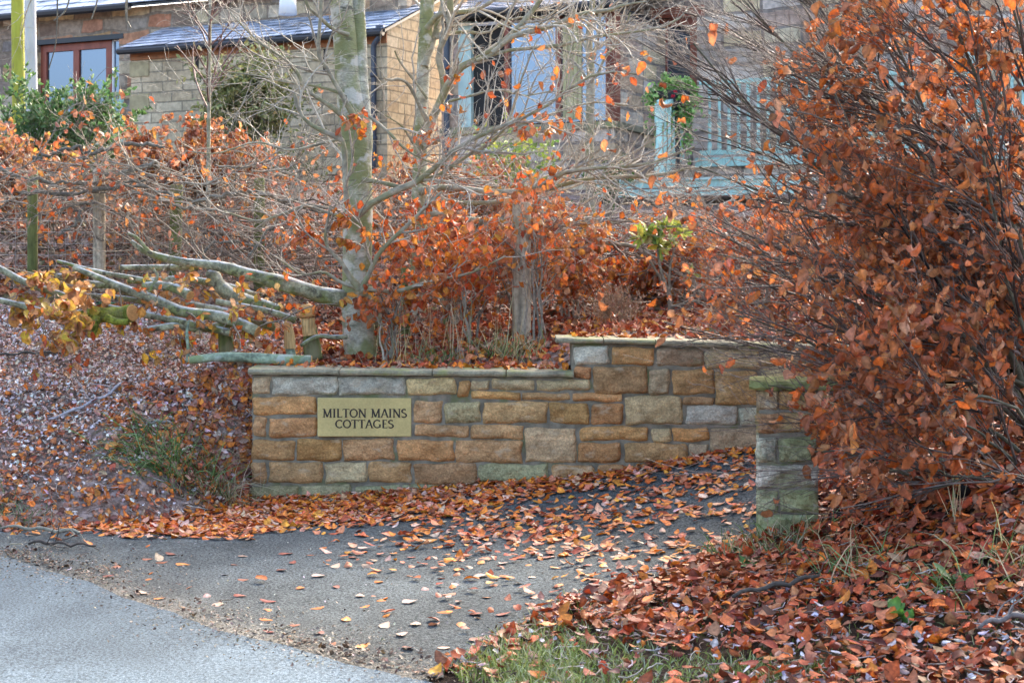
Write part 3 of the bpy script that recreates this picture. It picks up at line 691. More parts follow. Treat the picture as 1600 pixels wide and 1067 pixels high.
mb = MB(); E.box(mb, .0, LE, .002, .03, zE-.20, zE-.055); mb.build('fascia_course', MATS['terracotta'], ext)
mb = MB(); tubes(mb, np.array([E.p(a, .17, zE-.06) for a in np.linspace(-.14, LE+.02, 6)]), np.full(6, .055), 8, cap=True); mb.build('gutter', MATS['gutter'], ext)
for px in (308, 508):                                                 # dark strips standing in for the shade in narrow slits under the eave
    a, z = E.at(px, 112); mb = MB(); E.box(mb, a-.035, a+.035, -.02, .004, z, z+.36); mb.build('slit', MATS['room_shade'], ext)
a, z = E.at(208, 100)
for k, (y0, y1) in enumerate(((98, 121), (148, 172))):
    mb = MB(); z1, z0 = E.at(205, y0)[1], E.at(205, y1)[1]; E.box(mb, -.02, .38, -.02, .02, z0, z1); mb.build('quoin', MATS['quoin'], ext)
def drainpipe(root, fr, px, ytop, ybot, head=True):
    a, zt = fr.at(px, ytop, .1); _, zb = fr.at(px, ybot, .1)
    pts = [fr.p(a+.13, .13, zt+.28), fr.p(a+.12, .13, zt+.14), fr.p(a, .1, zt), fr.p(a, .1, zt-.3), fr.p(a, .1, zb)] if head else [fr.p(a, .1, zt), fr.p(a, .1, zb)]
    mb = MB(); W = smooth_path(pts, 16); tubes(mb, W, np.full(16, .045), 10, cap=True)
    for f in (.25, .75):
        q = fr.p(a, .1, zt+(zb-zt)*f); tubes(mb, np.array([q, q+ZZ*.07]), np.full(2, .058), 10, cap=True)
    if head:
        q = fr.p(a+.13, .13, zt+.2); tubes(mb, np.array([q, q+ZZ*.1]), np.array([.055, .075]), 10, cap=True)
    mb.build('drainpipe', MATS['drainpipe'], root)
drainpipe(ext, E, 584, 72, 270)
# roof vent
vx = P(449, 16, 24.9)
rv = MB(); a, z = E.at(449, 28, -.9)
for k, (r0, r1, h0, h1) in enumerate(((.15, .125, -.08, .26), (.155, .155, .26, .34))):
    cpt = np.array([vx[0], 24.95, 0]); tubes(rv, np.array([cpt+ZZ*(z+h0), cpt+ZZ*(z+h1)]), np.array([r0, r1]), 16, cap=True)
rv.build('roof_vent', MATS['white_paint'], rf)

# --- taller cottage behind it on the left
M_ = Frame((-9.5, 28.5), UX, NX)
tall = thing('rubble_cottage', M_.p(2, -3, 2.6), 'brown rubble stone cottage with reddish brown glazed doors behind the two poles', 'cottage')
a0, z1 = M_.at(59, 71); a1, _ = M_.at(186, 71); _, z0 = M_.at(120, 262)
mb = MB(); zM = M_.at(0, 30)[1]
M_.wall(mb, -5, 8.6, ZG, zM, [(a0, a1, z0, z1)], th=.5); mb.build('wall', MATS['rubble_stone'], tall)
mb = MB(); M_.box(mb, a0-.1, a1+.1, -.1, .012, z1, z1+.09); mb.build('lintel', MATS['gutter'], tall)
am = M_.at(168, 100)[0]
window(M_, tall, a0, am+.03, z0, z1, MATS['brown_frame'], 2, fw=.13, name='glazed_door')
window(M_, tall, am+.04, a1, z0, z1, MATS['white_paint'], 1, fw=.02, name='side_light')
mb = MB(); M_.box(mb, a0+.2, a1-.2, -1.2, -.48, z0, z1+.1); mb.build('dark_interior', MATS['room_shade'], tall)
mb = MB(); M_.slates(mb, -5, 8.9, .25, zM+.02, math.radians(32), 12, w=.34, gap=.24); rf2 = mb.build('roof', MATS['slate'], tall)
mb = MB(); deck_prism(M_, mb, -5, 8.9, .22, zM+.01, math.radians(32), 3.2); mb.build('roof_deck', MATS['gutter'], rf2)
mb = MB(); tubes(mb, np.array([M_.p(a, .26, zM-.03) for a in np.linspace(-5, 3.2, 4)]), np.full(4, .07), 8, cap=True); mb.build('gutter', MATS['gutter'], tall)

# --- house on the right with the glazed porch
PC = np.array([1.4, 21.0]); PF = Frame(PC, UX, NX); PS = Frame(PC, -NX, UX)     # porch front (a runs negative), porch side
hs = thing('porch_house', (3.2, 22.6, 2.6), 'pinkish stone house with a brown framed glazed porch and painted railings', 'house')
zS = PF.at(960, 190)[1]; zT = 4.98; LP = -PF.at(690, 100)[0]
mb = MB()
PF.wall(mb, -LP, 0, ZG, zS-.09, th=.3); PS.wall(mb, .3, 2.1, ZG, zS-.09, th=.3)
PF.wall(mb, -LP, PF.at(715.8, 100)[0], zS, zT, th=.3)
Frame(PF.p(-LP, 0, 0), -NX, -UX).wall(mb, .301, 2.1, ZG, zT, th=.3)
PS.wall(mb, .22, 2.1, zS, zT, th=.3)
mb.build('porch_wall', MATS['pink_stone'], hs)
mb = MB(); PF.box(mb, -LP, .06, -.3, .06, zS-.087, zS); PS.box(mb, .302, 2.1, -.3, .06, zS-.087, zS-.002); mb.build('sill', MATS['coping'], hs)
posts = [(948, 970.5, 'brown_frame', 1), (867, 874, 'brown_frame', 0), (787, 793, 'brown_frame', 0), (716, 736, 'pale_frame', 1)]
for x0, x1, mt, big in posts:
    a0 = PF.at(x0, 100)[0]; a1 = min(PF.at(x1, 100)[0], .0) if x1 > 960 else PF.at(x1, 100)[0]
    mb = MB(); PF.box(mb, a0, a1, -.14, (.0 if big else -.02), zS+.002, zT); mb.build('window_post', MATS[mt], hs)
mb = MB(); PS.box(mb, .0, .22, -.13, .004, zS+.002, zT); mb.build('corner_post', MATS['brown_frame'], hs)
def pane(x0, x1, mt='glass_pane', b=-.08):
    a0, a1 = PF.at(x0, 100)[0], PF.at(x1, 100)[0]; mb = MB(); PF.box(mb, a0, a1, b-.01, b, zS+.03, zT-.06); return mb.build('pane' if mt == 'glass_pane' else 'curtain', MATS[mt], hs)
pane(793, 867); pane(874, 948)
a0, a1 = PF.at(736, 100)[0], PF.at(787, 100)[0]
mb = MB(); PF.box(mb, a0, a1, -.09, -.08, zS+.02, zT-.06); pn = mb.build('pane', MATS['room_shade'], hs); pn['label'] = 'dark panel standing in for the shade inside the porch doorway'  # solid matte sheet, the shaded porch interior put into its colour
a0, a1 = PF.at(877, 100)[0], PF.at(906, 100)[0]
mb = MB()
n = 17; A = np.linspace(a0, a1, n); B = -.05+.012*np.sin(np.arange(n)*1.9)
V = np.concatenate([[PF.p(a, b, zS+.06) for a, b in zip(A, B)], [PF.p(a, b, zT-.1) for a, b in zip(A, B)], [PF.p(a, b-.008, zT-.1) for a, b in zip(A, B)], [PF.p(a, b-.008, zS+.06) for a, b in zip(A, B)]])
k = np.arange(n-1); mb.add(V, np.concatenate([np.stack([r*n+k, r*n+k+1, ((r+1) % 4)*n+k+1, ((r+1) % 4)*n+k], 1) for r in range(4)])); mb.build('curtain', MATS['curtain'], hs)
mb = MB(); PF.box(mb, -LP, -.001, -.15, -.001, zT, zT+.1); PS.box(mb, .001, 2.1, -.3, -.001, zT, zT+.1); mb.build('head_beam', MATS['gutter'], hs)
mb = MB(); PF.slates(mb, -LP-.12, .25, .22, zT+.10, math.radians(16), 11, w=.3, gap=.2, sh=(0, 0)); rf3 = mb.build('porch_roof', MATS['slate'], hs)
mb = MB(); deck_prism(PF, mb, -LP-.12, .25, .2, zT+.1, math.radians(16), 2.2, th=.06); mb.build('roof_deck', MATS['gutter'], rf3)
mb = MB(); tubes(mb, np.array([PF.p(a, .24, zT+.06) for a in np.linspace(-LP-.12, .25, 4)]), np.full(4, .06), 8, cap=True); mb.build('gutter', MATS['gutter'], hs)
drainpipe(hs, PF, 698, 48, 300, False)
mb = MB(); PF.box(mb, -LP-.02, -.1, -2.0, -1.9, ZG, zT); PF.box(mb, -LP+.01, -.1, -1.9, -.3, ZG, zS-.2); mb.build('dark_interior', MATS['room_shade'], hs)
# main wall of that house, with a brown-framed window beside the stair
RO = PS.p(2.1, 0, 0); RW = Frame(RO, UX, NX)
a0, z1 = RW.at(1029, 30); a1, _ = RW.at(1089, 30); _, z0 = RW.at(1060, 165)
mb = MB(); RW.wall(mb, -3.3, 9.5, ZG, 6.2, [(a0, a1, z0, z1)], th=.5); mb.build('wall', MATS['pink_stone'], hs)
window(RW, hs, a0, a1, z0, z1, MATS['brown_frame'], 1, fw=.12, b=-.06)
mb = MB(); RW.box(mb, a0-.12, a1+.12, -.2, .012, z1, z1+.16); mb.build('lintel', MATS['brown_frame'], hs)
mb = MB(); RW.box(mb, a0+.1, a1-.1, -1.0, -.4, z0, z1); mb.build('dark_interior', MATS['room_shade'], hs)
mb = MB(); RW.slates(mb, -3.4, 9.6, .3, 6.2, math.radians(30), 8, w=.4, gap=.3); rf4 = mb.build('roof', MATS['slate'], hs)
mb = MB(); deck_prism(RW, mb, -3.4, 9.6, .28, 6.19, math.radians(30), 2.6); mb.build('roof_deck', MATS['gutter'], rf4)

# ------------------------------------------------------------------ painted railings
def baluster(mb, p, h, r=.024):
    t = np.array([0, .10, .12, .15, .18, .40, .62, .82, .85, .88, .90, 1.]); k = np.array([1.2, 1.2, .8, 1.3, .8, 1.05, .75, .8, 1.3, .8, 1.2, 1.2])
    tubes(mb, p[None]+t[:, None]*ZZ*h, r*k, 8, cap=True)
def newel(root, p, h, mat):
    mb = MB(); s = .055
    mb.box(p-np.array([s, s, 0]), (2*s, 0, 0), (0, 2*s, 0), (0, 0, h*.22)); mb.box(p+np.array([-s, -s, h*.70]), (2*s, 0, 0), (0, 2*s, 0), (0, 0, h*.24))
    t = np.array([.2, .25, .3, .5, .64, .67, .72]); r = np.array([.052, .04, .05, .046, .036, .05, .05]); tubes(mb, p[None]+t[:, None]*ZZ*h, r, 10, cap=True)
    t = np.array([.93, .955, .97, .99, 1.01, 1.02]); r = np.array([.058, .06, .02, .038, .03, .006]); tubes(mb, p[None]+t[:, None]*ZZ*h, r, 10, cap=True)
    mb.build('newel_post', mat, root)
TQ = MATS['turquoise']
# stair rail in the middle
st = thing('stair_railing', P(1030, 300, 19.6), 'turquoise stair balustrade with round topped newel below the leafy planter', 'railing')
p = P(1030, 272, 19.6); newel(st, p, P(1030, 158, 19.6)[2]-p[2], TQ)
dr = np.array([.165, .9, .0]); hd = P(1030, 172, 19.6)[2]
for k in range(1, 6):
    q = p+np.array([.075*k+.02, .20*k, 0]); zt = hd-.03+.055*k; zb = p[2]+.06+.05*k
    mb = MB(); baluster(mb, np.array([q[0], q[1], zb]), zt-zb); mb.build('baluster', TQ, st)
q0 = p+np.array([.03, .08, 0]); q1 = p+np.array([.075*5.6, .2*5.6, 0])
for nm, z0, z1, hh, ww in (('handrail', hd-.01, hd+.34, .06, .045), ('bottom_rail', p[2]-.04, p[2]+.26, .11, .025)):
    mb = MB(); d = np.array([q1[0]-q0[0], q1[1]-q0[1], z1-z0]); sd = unit(np.array([-d[1], d[0], 0]))*ww
    mb.box(np.array([q0[0], q0[1], z0])-sd, d, 2*sd, (0, 0, hh)); mb.build(nm, TQ, st)
# landing rail on the right
lr = thing('landing_railing', (3.2, 20.2, 3.0), 'long turquoise landing balustrade seen through the bare beech twigs', 'railing')
BF = Frame(P(1100, 130, 20.8)[:2], UX, NX); zt = P(1100, 133, 20.8)[2]; zb = P(1100, 236, 20.8)[2]
mb = MB(); BF.box(mb, -.05, 4.9, -.05, .05, zt, zt+.05); mb.build('handrail', MATS['turquoise'], lr)
mb = MB(); BF.box(mb, -.05, 4.9, -.03, .03, zb-.06, zb); mb.build('bottom_rail', TQ, lr)
k = 0
for a in np.arange(.08, 4.85, .135):
    mb = MB(); baluster(mb, BF.p(a, 0, zb), zt-zb, .026); mb.build('baluster', TQ, lr)
newel(lr, BF.p(3.5, 0, zb-.1), zt-zb+.45, TQ)
mb = MB(); BF.box(mb, -.1, 5.0, -1.2, .08, zb-.22, zb-.1); mb.build('landing_edge', TQ, lr)
mb = MB(); BF.box(mb, 0, 4.9, -1.1, .0, ZG-.1, zb-.222); mb.build('landing_base', MATS['pink_stone'], lr)
# small rail on the left
sr = thing('short_railing', P(180, 250, 23.5), 'short turquoise balustrade with mossy top rail between shrub and cottage corner', 'railing')
SF = Frame(P(152, 150, 24.4)[:2], UX, NX); zt = P(152, 152, 24.4)[2]
mb = MB(); SF.box(mb, -.05, .62, -.05, .05, zt, zt+.055); mb.build('handrail', MATS['mossy_rail'], sr)
mb = MB(); SF.box(mb, -.05, .62, -.03, .03, zt-1.0, zt-.93); mb.build('bottom_rail', TQ, sr)
for a in (.03, .19, .34, .48):
    mb = MB(); baluster(mb, SF.p(a, 0, zt-.93), .93, .03); mb.build('baluster', TQ, sr)
mb = MB()
for a in (-.0, .56): SF.box(mb, a-.03, a+.03, -.028, .028, ZG, zt-1.0)
mb.build('foot', TQ, sr)
# low painted deck edge in front of the porch
dk = thing('painted_deck', P(1015, 320, 18.6), 'low weathered pale turquoise deck edge below the stair railing', 'deck')
DF = Frame(P(925, 300, 18.9)[:2], UX, NX)
for (z_, h_) in ((288, .085), (301, .085)):
    zz = P(925, z_+8, 18.9)[2]; mb = MB(); DF.box(mb, 0, 2.6, -.03-.01*(z_ == 288), .0, zz, zz+h_); mb.build('board', TQ, dk)
zz = P(925, 286, 18.9)[2]; mb = MB(); DF.box(mb, -.03, 2.63, -1.2, .03, zz+.003, zz+.035); mb.build('deck_top', MATS['pale_frame'], dk)
for a in (.1, 1.3, 2.5):
    mb = MB(); DF.box(mb, a-.05, a+.05, -.16, -.045, 2.0, zz); mb.build('support', MATS['gutter'], dk)

# ------------------------------------------------------------------ poles at the left
for nm, px, w, Yq, mt, lb, top in (('wooden_pole', 28, 19, 18.0, 'lichen_pole', 'yellow green lichen covered wooden pole standing beside a grey pole', 7.0), ('metal_pole', 48, 17, 18.6, 'grey_pole', 'smooth silver grey pole just behind the yellow green one', 7.4)):
    b = P(px, 300, Yq); b[2] = float(h_up(b[0], b[1]))-.1
    mb = MB(); n = 12; t = np.linspace(0, top-b[2], n); r = w/2/F*Yq
    lean = (-.006 if px < 40 else -.012)
    PT = np.stack([b[0]+lean*(t-2.2)+.004*np.sin(t*2), np.full(n, b[1]), b[2]+t], 1); tubes(mb, PT, np.linspace(r*1.08, r*.95, n), 14, cap=True, lump=.01)
    tag(mb.build(nm, MATS[mt], smooth=True, loc=b), lb, 'pole')
# ------------------------------------------------------------------ palettes (linear base colours)
BEECH = [(.52, .125, .03), (.40, .08, .024), (.58, .18, .035), (.36, .13, .06), (.46, .19, .10), (.52, .21, .03)]
RUST = [(.50, .165, .055), (.41, .128, .043), (.27, .080, .030), (.46, .175, .072), (.34, .128, .055), (.50, .225, .11), (.52, .135, .028)]
DRIVE = [(.68, .19, .02), (.66, .21, .025), (.60, .31, .19), (.46, .10, .035), (.62, .25, .03), (.54, .20, .10), (.36, .075, .03), (.64, .40, .28), (.58, .15, .025)]
BED = [(.40, .085, .025), (.30, .055, .02), (.48, .16, .06), (.42, .20, .12), (.54, .22, .04), (.20, .05, .025)]
FROST = [(.64, .55, .52), (.76, .71, .70), (.56, .40, .33), (.46, .24, .15), (.62, .47, .41), (.36, .16, .10)]
BANK = [(.54, .16, .04), (.38, .11, .05), (.60, .19, .03), (.38, .22, .16), (.18, .07, .05), (.50, .20, .06), (.30, .15, .11)]
VERGE = [(.38, .070, .020), (.26, .045, .018), (.42, .10, .028), (.34, .11, .05), (.13, .032, .018), (.52, .14, .02), (.38, .19, .11)]
HAZEL = [(.52, .30, .06), (.50, .24, .08), (.54, .33, .16), (.46, .22, .11), (.55, .36, .05)]
TWC = (.38, .335, .26); DKT = (.115, .088, .072); GRYT = (.27, .235, .18)
GREEN = [(.06, .12, .03), (.09, .17, .05), (.045, .09, .025), (.13, .19, .07)]
LIME = [(.34, .40, .05), (.24, .34, .05), (.42, .44, .10), (.14, .24, .05)]
GRASSP = [(.12, .19, .05), (.20, .26, .10), (.28, .29, .14), (.09, .15, .04)]
STRAW = [(.48, .40, .24), (.55, .46, .30), (.38, .30, .17), (.30, .30, .14)]
def twc(n, c, j=.22): return np.clip(np.array(c)*(1+rng.normal(0, j, (n, 1))), .01, .9)
LEAF, LIT, GRN, TW = MATS['leaf'], MATS['litter'], MATS['green_leaf'], MATS['twig']

# ------------------------------------------------------------------ the big tree in the middle
YT = 11.0
tr = thing('beech_tree', P(568, 566, YT), 'stout grey green trunk of a leafless beech tree with a log leaning against its foot', 'tree')
tk, rk = trace([(569, 585, 64), (566, 560, 56), (562, 530, 52), (559, 480, 50), (558, 420, 46), (559, 350, 46), (559, 290, 45), (557, 240, 47), (553, 190, 47), (544, 130, 40), (539, 60, 37), (533, 0, 36), (525, -120, 33), (515, -300, 28), (500, -520, 20)], YT, 60)
mb = MB(); tubes(mb, tk, rk, 22, lump=.012); mb.build('trunk', MATS['bark'], tr, smooth=True)
s2, r2 = trace([(568, 270, 22), (569, 225, 27), (567, 180, 27), (563, 130, 25), (561, 60, 24), (559, 0, 23), (566, -120, 22), (600, -300, 16)], (YT-.01, YT+.08), 30)
mb = MB(); tubes(mb, s2, r2, 16, lump=.015); mb.build('trunk_fork', MATS['bark'], tr, smooth=True)
mb = MB(); f1, fr1 = trace([(582, 470, 22), (585, 510, 26), (588, 560, 30), (591, 585, 34)], YT+.16, 10); tubes(mb, f1, fr1, 14, lump=.02); mb.build('root_flare', MATS['bark'], tr, smooth=True)
limbs = []
def limb(root, pts, Y, n=14, mat='pale_bark', build=True, sides=8):
    p, r = trace(pts, Y, n)
    if build:
        mb = MB(); tubes(mb, p, r*(1+.09*rng.normal(size=n)), sides, lump=.06); mb.build('limb', MATS[mat], root, smooth=True)
    return p, r
T1L = [limb(tr, *a) for a in (
 ([(552, 345, 13), (545, 320, 10), (540, 300, 9), (539, 245, 8.5), (534, 219, 9), (510, 208, 8), (484, 194, 7), (467, 174, 6), (460, 147, 5)], (YT-.22, YT-.45)),
 ([(545, 195, 10), (524, 172, 8), (500, 156, 7), (479, 141, 6.5), (465, 115, 5.5), (445, 93, 4.5), (400, 62, 3.5), (360, 20, 2.5)], (YT-.15, YT-.5)),
 ([(552, 180, 11), (532, 145, 8), (512, 110, 7), (499, 90, 7), (497, 70, 6.5), (499, 45, 6), (503, 0, 6), (510, -80, 5)], (YT-.18, YT-.4)),
 ([(540, 152, 6), (524, 143, 5), (493, 135, 4), (437, 127, 3), (400, 118, 2.5), (340, 112, 2)], (YT-.2, YT-.1)),
 ([(545, 55, 8), (519, 45, 6), (500, 28, 6), (480, 8, 5), (470, -30, 4)], (YT-.15, YT-.4)),
 ([(550, 343, 14), (580, 318, 11), (614, 300, 10), (661, 279, 9.5), (704, 240, 8.5), (750, 212, 7), (794, 194, 6), (850, 168, 5), (912, 124, 4), (960, 112, 3), (997, 116, 2)], (YT-.22, YT-.2)),
 ([(565, 281, 10), (600, 286, 8), (626, 293, 8), (653, 284, 7), (690, 272, 6), (730, 243, 5), (766, 225, 5), (794, 191, 5), (816, 121, 3.5), (840, 60, 2)], (YT-.2, YT-.1)),
 ([(572, 178, 6), (605, 205, 5), (633, 233, 4), (670, 253, 3), (720, 262, 2)], (YT-.15, YT-.3)),
 ([(562, 452, 12), (545, 430, 9), (532, 408, 7), (514, 390, 6), (508, 370, 5), (512, 345, 4), (516, 322, 3)], (YT-.2, YT-.35)),
 ([(562, 456, 12), (578, 425, 9), (591, 398, 8), (612, 375, 7), (633, 356, 6), (661, 328, 5), (690, 300, 4)], (YT-.2, YT-.3)),
 ([(562, 455, 11), (585, 452, 8), (614, 457, 7), (653, 446, 6), (690, 436, 5), (737, 426, 4), (790, 400, 3)], (YT-.2, YT-.45)),
 ([(560, 450, 8), (530, 440, 5), (505, 425, 4), (470, 428, 3), (430, 400, 3)], (YT-.2, YT-.3)),
 ([(545, 90, 6), (520, 100, 4), (470, 90, 3), (420, 100, 2.5), (380, 140, 2)], (YT+.1, YT+.3)),
 ([(545, 215, 6), (500, 225, 4.5), (450, 235, 3.5), (400, 222, 3), (340, 240, 2.2), (290, 236, 2)], (YT+.15, YT+.3)),
 ([(550, 345, 7), (505, 330, 5), (475, 322, 4), (440, 335, 3.5), (400, 345, 3), (350, 330, 2.5)], (YT-.15, YT-.4)),
 ([(540, -230, 14), (430, -215, 10), (300, -150, 8), (190, -80, 6), (110, -40, 5), (60, -20, 4)], (YT, YT-.5)))]
ov = [trace(a, YT-.45, 14) for a in ([(110, -40, 4), (108, 0, 3), (100, 20, 2.5), (84, 33, 2)], [(190, -80, 4), (160, -30, 3), (150, 10, 2.5), (143, 30, 2)], [(230, -110, 4), (202, -20, 3), (199, 35, 2.5), (204, 45, 2)], [(204, 44, 2.5), (196, 20, 2), (200, -40, 2)], [(90, -30, 3), (88, 60, 2), (76, 110, 2)])]
LP_ = np.array([p for p, r in T1L]); LR = np.array([r for p, r in T1L])
a1, b1 = sprout(LP_, LR, 130, (.25, .75), (25, 60), n=8, wig=.16, bias=(0, -.05, .1), tr=(.2, 1), rmin=.0019)
a2, b2 = sprout(a1, b1, 560, (.12, .42), (25, 60), n=6, wig=.2, bias=(0, 0, .1), rmin=.0014)
a3, b3 = sprout(a2, b2, 1300, (.05, .18), (30, 65), n=4, wig=.2, bias=(0, 0, .12), rmin=.0012)
mb = MB()
for a, b, sd in ((a1, b1, 5), (a2, b2, 4), (a3, b3, 3)): tubes(mb, a, b, sd, c=twc(len(a), TWC))
o_p = np.array([p for p, r in ov]); tubes(mb, o_p, np.array([r for p, r in ov]), 5, c=twc(len(ov), (.2, .17, .12)))
tag(mb.build('twigs', TW, tr), kind='stuff')
mb = MB()
def near(p, specs):
    px, py = PROJ(p); k = np.zeros(len(p))
    for (cx, cy, rx, ry, pr) in specs: k = np.maximum(k, pr*np.exp(-(((px-cx)/rx)**2+((py-cy)/ry)**2)**2))
    return rng.random(len(p)) < k
hang(mb, np.concatenate([a2[:, ::1][:, [0, 1, 2, 3, 4, 5]], a1[:, [0, 1, 3, 4, 6, 7]]]), 8500, (.05, .085), BEECH, keep=lambda p: near(p, [(560, 190, 40, 22, .8), (700, 430, 130, 80, .9), (520, 390, 70, 70, .9), (640, 360, 90, 45, .9), (600, 480, 90, 40, .7), (690, 130, 45, 35, .35), (640, 200, 40, 45, .35), (850, 190, 70, 30, .14), (830, 120, 160, 110, .03), (680, 30, 60, 60, .02)]), pw=(3, 2, 3, 2, 1.4, 2))
hang(mb, a3, 150, (.045, .07), BEECH, keep=lambda p: near(p, [(560, 190, 60, 40, 1), (900, 100, 200, 120, .4), (650, 200, 120, 120, .5)]))
mb.build('leaves', LEAF, tr)

# second tree, forked, a little behind
YU = 12.2
t2 = thing('forked_tree', P(652, 538, YU), 'slimmer forked beech with several rising limbs between the stout trunk and the glazed porch', 'tree')
p, r = trace([(652, 545, 32), (652, 500, 28), (653, 420, 26), (654, 340, 25), (656, 280, 24), (657, 220, 22), (659, 160, 20), (662, 100, 21), (665, 50, 21), (668, 0, 22), (674, -120, 18), (690, -300, 12)], YU, 40)
mb = MB(); tubes(mb, p, r, 16, lump=.012); mb.build('trunk', MATS['bark'], t2, smooth=True)
T2L = [limb(t2, *a) for a in (
 ([(660, 225, 20), (673, 190, 16), (688, 160, 13), (700, 132, 11), (720, 106, 11), (765, 82, 10.5), (793, 60, 10), (810, 45, 9), (828, 24, 8), (846, 0, 7), (870, -60, 6)], (YU-.05, YU-.5)),
 ([(692, 150, 13), (692, 120, 11), (685, 90, 10.5), (690, 70, 10.5), (702, 45, 10), (704, 20, 10), (703, 0, 10), (700, -90, 8)], (YU-.1, YU-.3)),
 ([(664, 105, 13), (672, 75, 12), (680, 55, 11), (686, 30, 10), (692, 8, 9), (700, -40, 8)], (YU-.05, YU+.2)),
 ([(667, 45, 9), (683, 25, 8), (700, 20, 7), (735, 18, 7), (760, 8, 6), (790, -12, 5)], (YU-.1, YU-.3)),
 ([(770, 83, 9), (800, 58, 8), (830, 50, 8), (870, 38, 7.5), (912, 21, 7), (950, 17, 6), (975, 8, 4), (1010, 3, 3)], (YU-.4, YU-.6)),
 ([(745, 95, 6), (790, 80, 5.5), (840, 75, 5.5), (884, 70, 5.5), (921, 59, 5), (970, 53, 4.5), (1019, 46, 4), (1053, 36, 3), (1081, 8, 2.5)], (YU-.35, YU-.7)),
 ([(668, 190, 9), (655, 165, 6), (640, 135, 5.5), (625, 124, 5), (610, 126, 4), (600, 122, 3)], (YU-.15, YU-.4)),
 ([(668, 155, 5), (650, 130, 3.5), (632, 108, 3), (622, 92, 2.5), (617, 80, 2)], (YU-.15, YU-.3)),
 ([(655, 300, 13), (700, 292, 10), (760, 300, 9), (820, 298, 8), (860, 282, 7), (893, 267, 6.5), (969, 261, 6), (1016, 256, 5), (1040, 247, 4), (1085, 230, 3)], (YU-.1, YU-.3)),
 ([(656, 310, 10), (740, 318, 8), (800, 312, 7.5), (848, 298, 7), (912, 281, 6.5), (960, 277, 6), (1025, 275, 5), (1070, 264, 3.5), (1110, 262, 2.5)], (YU, YU-.1)),
 ([(655, 330, 12), (740, 345, 10), (810, 345, 9), (865, 353, 8.5), (890, 360, 9), (932, 378, 8.5), (991, 384, 7), (1014, 392, 5), (1060, 412, 3.5)], (YU-.05, YU+.1)),
 ([(905, 362, 6), (950, 350, 5), (985, 345, 4), (1020, 350, 3)], (YU+.05, YU)),
 ([(672, 185, 5), (700, 160, 4), (730, 152, 4), (775, 140, 3.5), (820, 150, 3), (870, 142, 2.5), (930, 150, 2)], (YU-.1, YU-.5)),
 ([(662, 230, 6), (700, 215, 5), (760, 205, 5), (830, 190, 4.5), (880, 172, 4), (930, 160, 3), (980, 165, 2.5)], (YU-.1, YU+.2)),
 ([(660, 250, 6), (640, 215, 4), (625, 195, 3), (600, 180, 2.5)], (YU-.1, YU-.3)),
 ([(680, 60, 6), (720, 50, 5), (760, 52, 4), (800, 30, 3.5), (850, 28, 3), (900, 40, 2.5)], (YU, YU+.3)))]
LP_ = np.array([p for p, r in T2L]); LR = np.array([r for p, r in T2L])
a1, b1 = sprout(LP_, LR, 150, (.25, .8), (25, 60), n=8, wig=.16, bias=(.12, -.02, .05), tr=(.25, 1), rmin=.0019)
a2, b2 = sprout(a1, b1, 640, (.12, .42), (25, 60), n=6, wig=.2, bias=(.05, 0, .05), rmin=.0014)
a3, b3 = sprout(a2, b2, 1300, (.05, .2), (30, 65), n=4, wig=.2, bias=(0, 0, .1), rmin=.0012)
mb = MB()
for a, b, sd in ((a1, b1, 5), (a2, b2, 4), (a3, b3, 3)): tubes(mb, a, b, sd, c=twc(len(a), TWC))
tag(mb.build('twigs', TW, t2), kind='stuff')
mb = MB()
hang(mb, np.concatenate([a2, a1[:, [0, 1, 3, 4, 6, 7]]]), 4200, (.045, .075), BEECH, keep=lambda p: near(p, [(710, 120, 45, 30, .5), (690, 230, 70, 30, .25), (760, 315, 110, 40, .5), (860, 190, 55, 25, .25), (880, 110, 200, 130, .035), (980, 350, 120, 50, .2)]), pw=(3, 2, 3, 2, 2, 3))
mb.build('leaves', LEAF, t2)

# slender pale tree
YV = 15.0
t3 = thing('slender_tree', P(921, 330, YV), 'slender pale grey trunk standing in front of the porch window corner', 'tree')
p, r = trace([(922, 350, 17), (922, 298, 15), (921, 230, 14), (922, 169, 14), (923, 110, 13), (920, 60, 11), (926, 0, 9), (930, -120, 7), (940, -260, 5)], YV, 30)
mb = MB(); tubes(mb, p, r, 12, lump=.02); mb.build('trunk', MATS['pale_bark'], t3, smooth=True)
T3L = [limb(t3, *a) for a in (([(922, 100, 7), (935, 60, 5), (938, 20, 4), (945, -30, 3)], (YV, YV-.3)), ([(921, 130, 5), (900, 100, 4), (870, 80, 3), (850, 40, 2)], (YV, YV+.3)),
 ([(922, 125, 6), (935, 115, 5), (945, 90, 4), (970, 60, 3), (985, 20, 2)], (YV-.05, YV-.4)), ([(922, 90, 5), (905, 50, 4), (895, 10, 3), (890, -40, 2)], (YV, YV+.2)))]
LP_ = np.array([p for p, r in T3L]); LR = np.array([r for p, r in T3L])
a1, b1 = sprout(LP_, LR, 40, (.3, .9), (25, 55), n=8, wig=.14, bias=(0, 0, .1), rmin=.002); a2, b2 = sprout(a1, b1, 200, (.12, .4), (25, 60), n=5, wig=.2, rmin=.0015)
mb = MB()
for a, b, sd in ((a1, b1, 5), (a2, b2, 4)): tubes(mb, a, b, sd, c=twc(len(a), TWC))
tag(mb.build('twigs', TW, t3), kind='stuff')

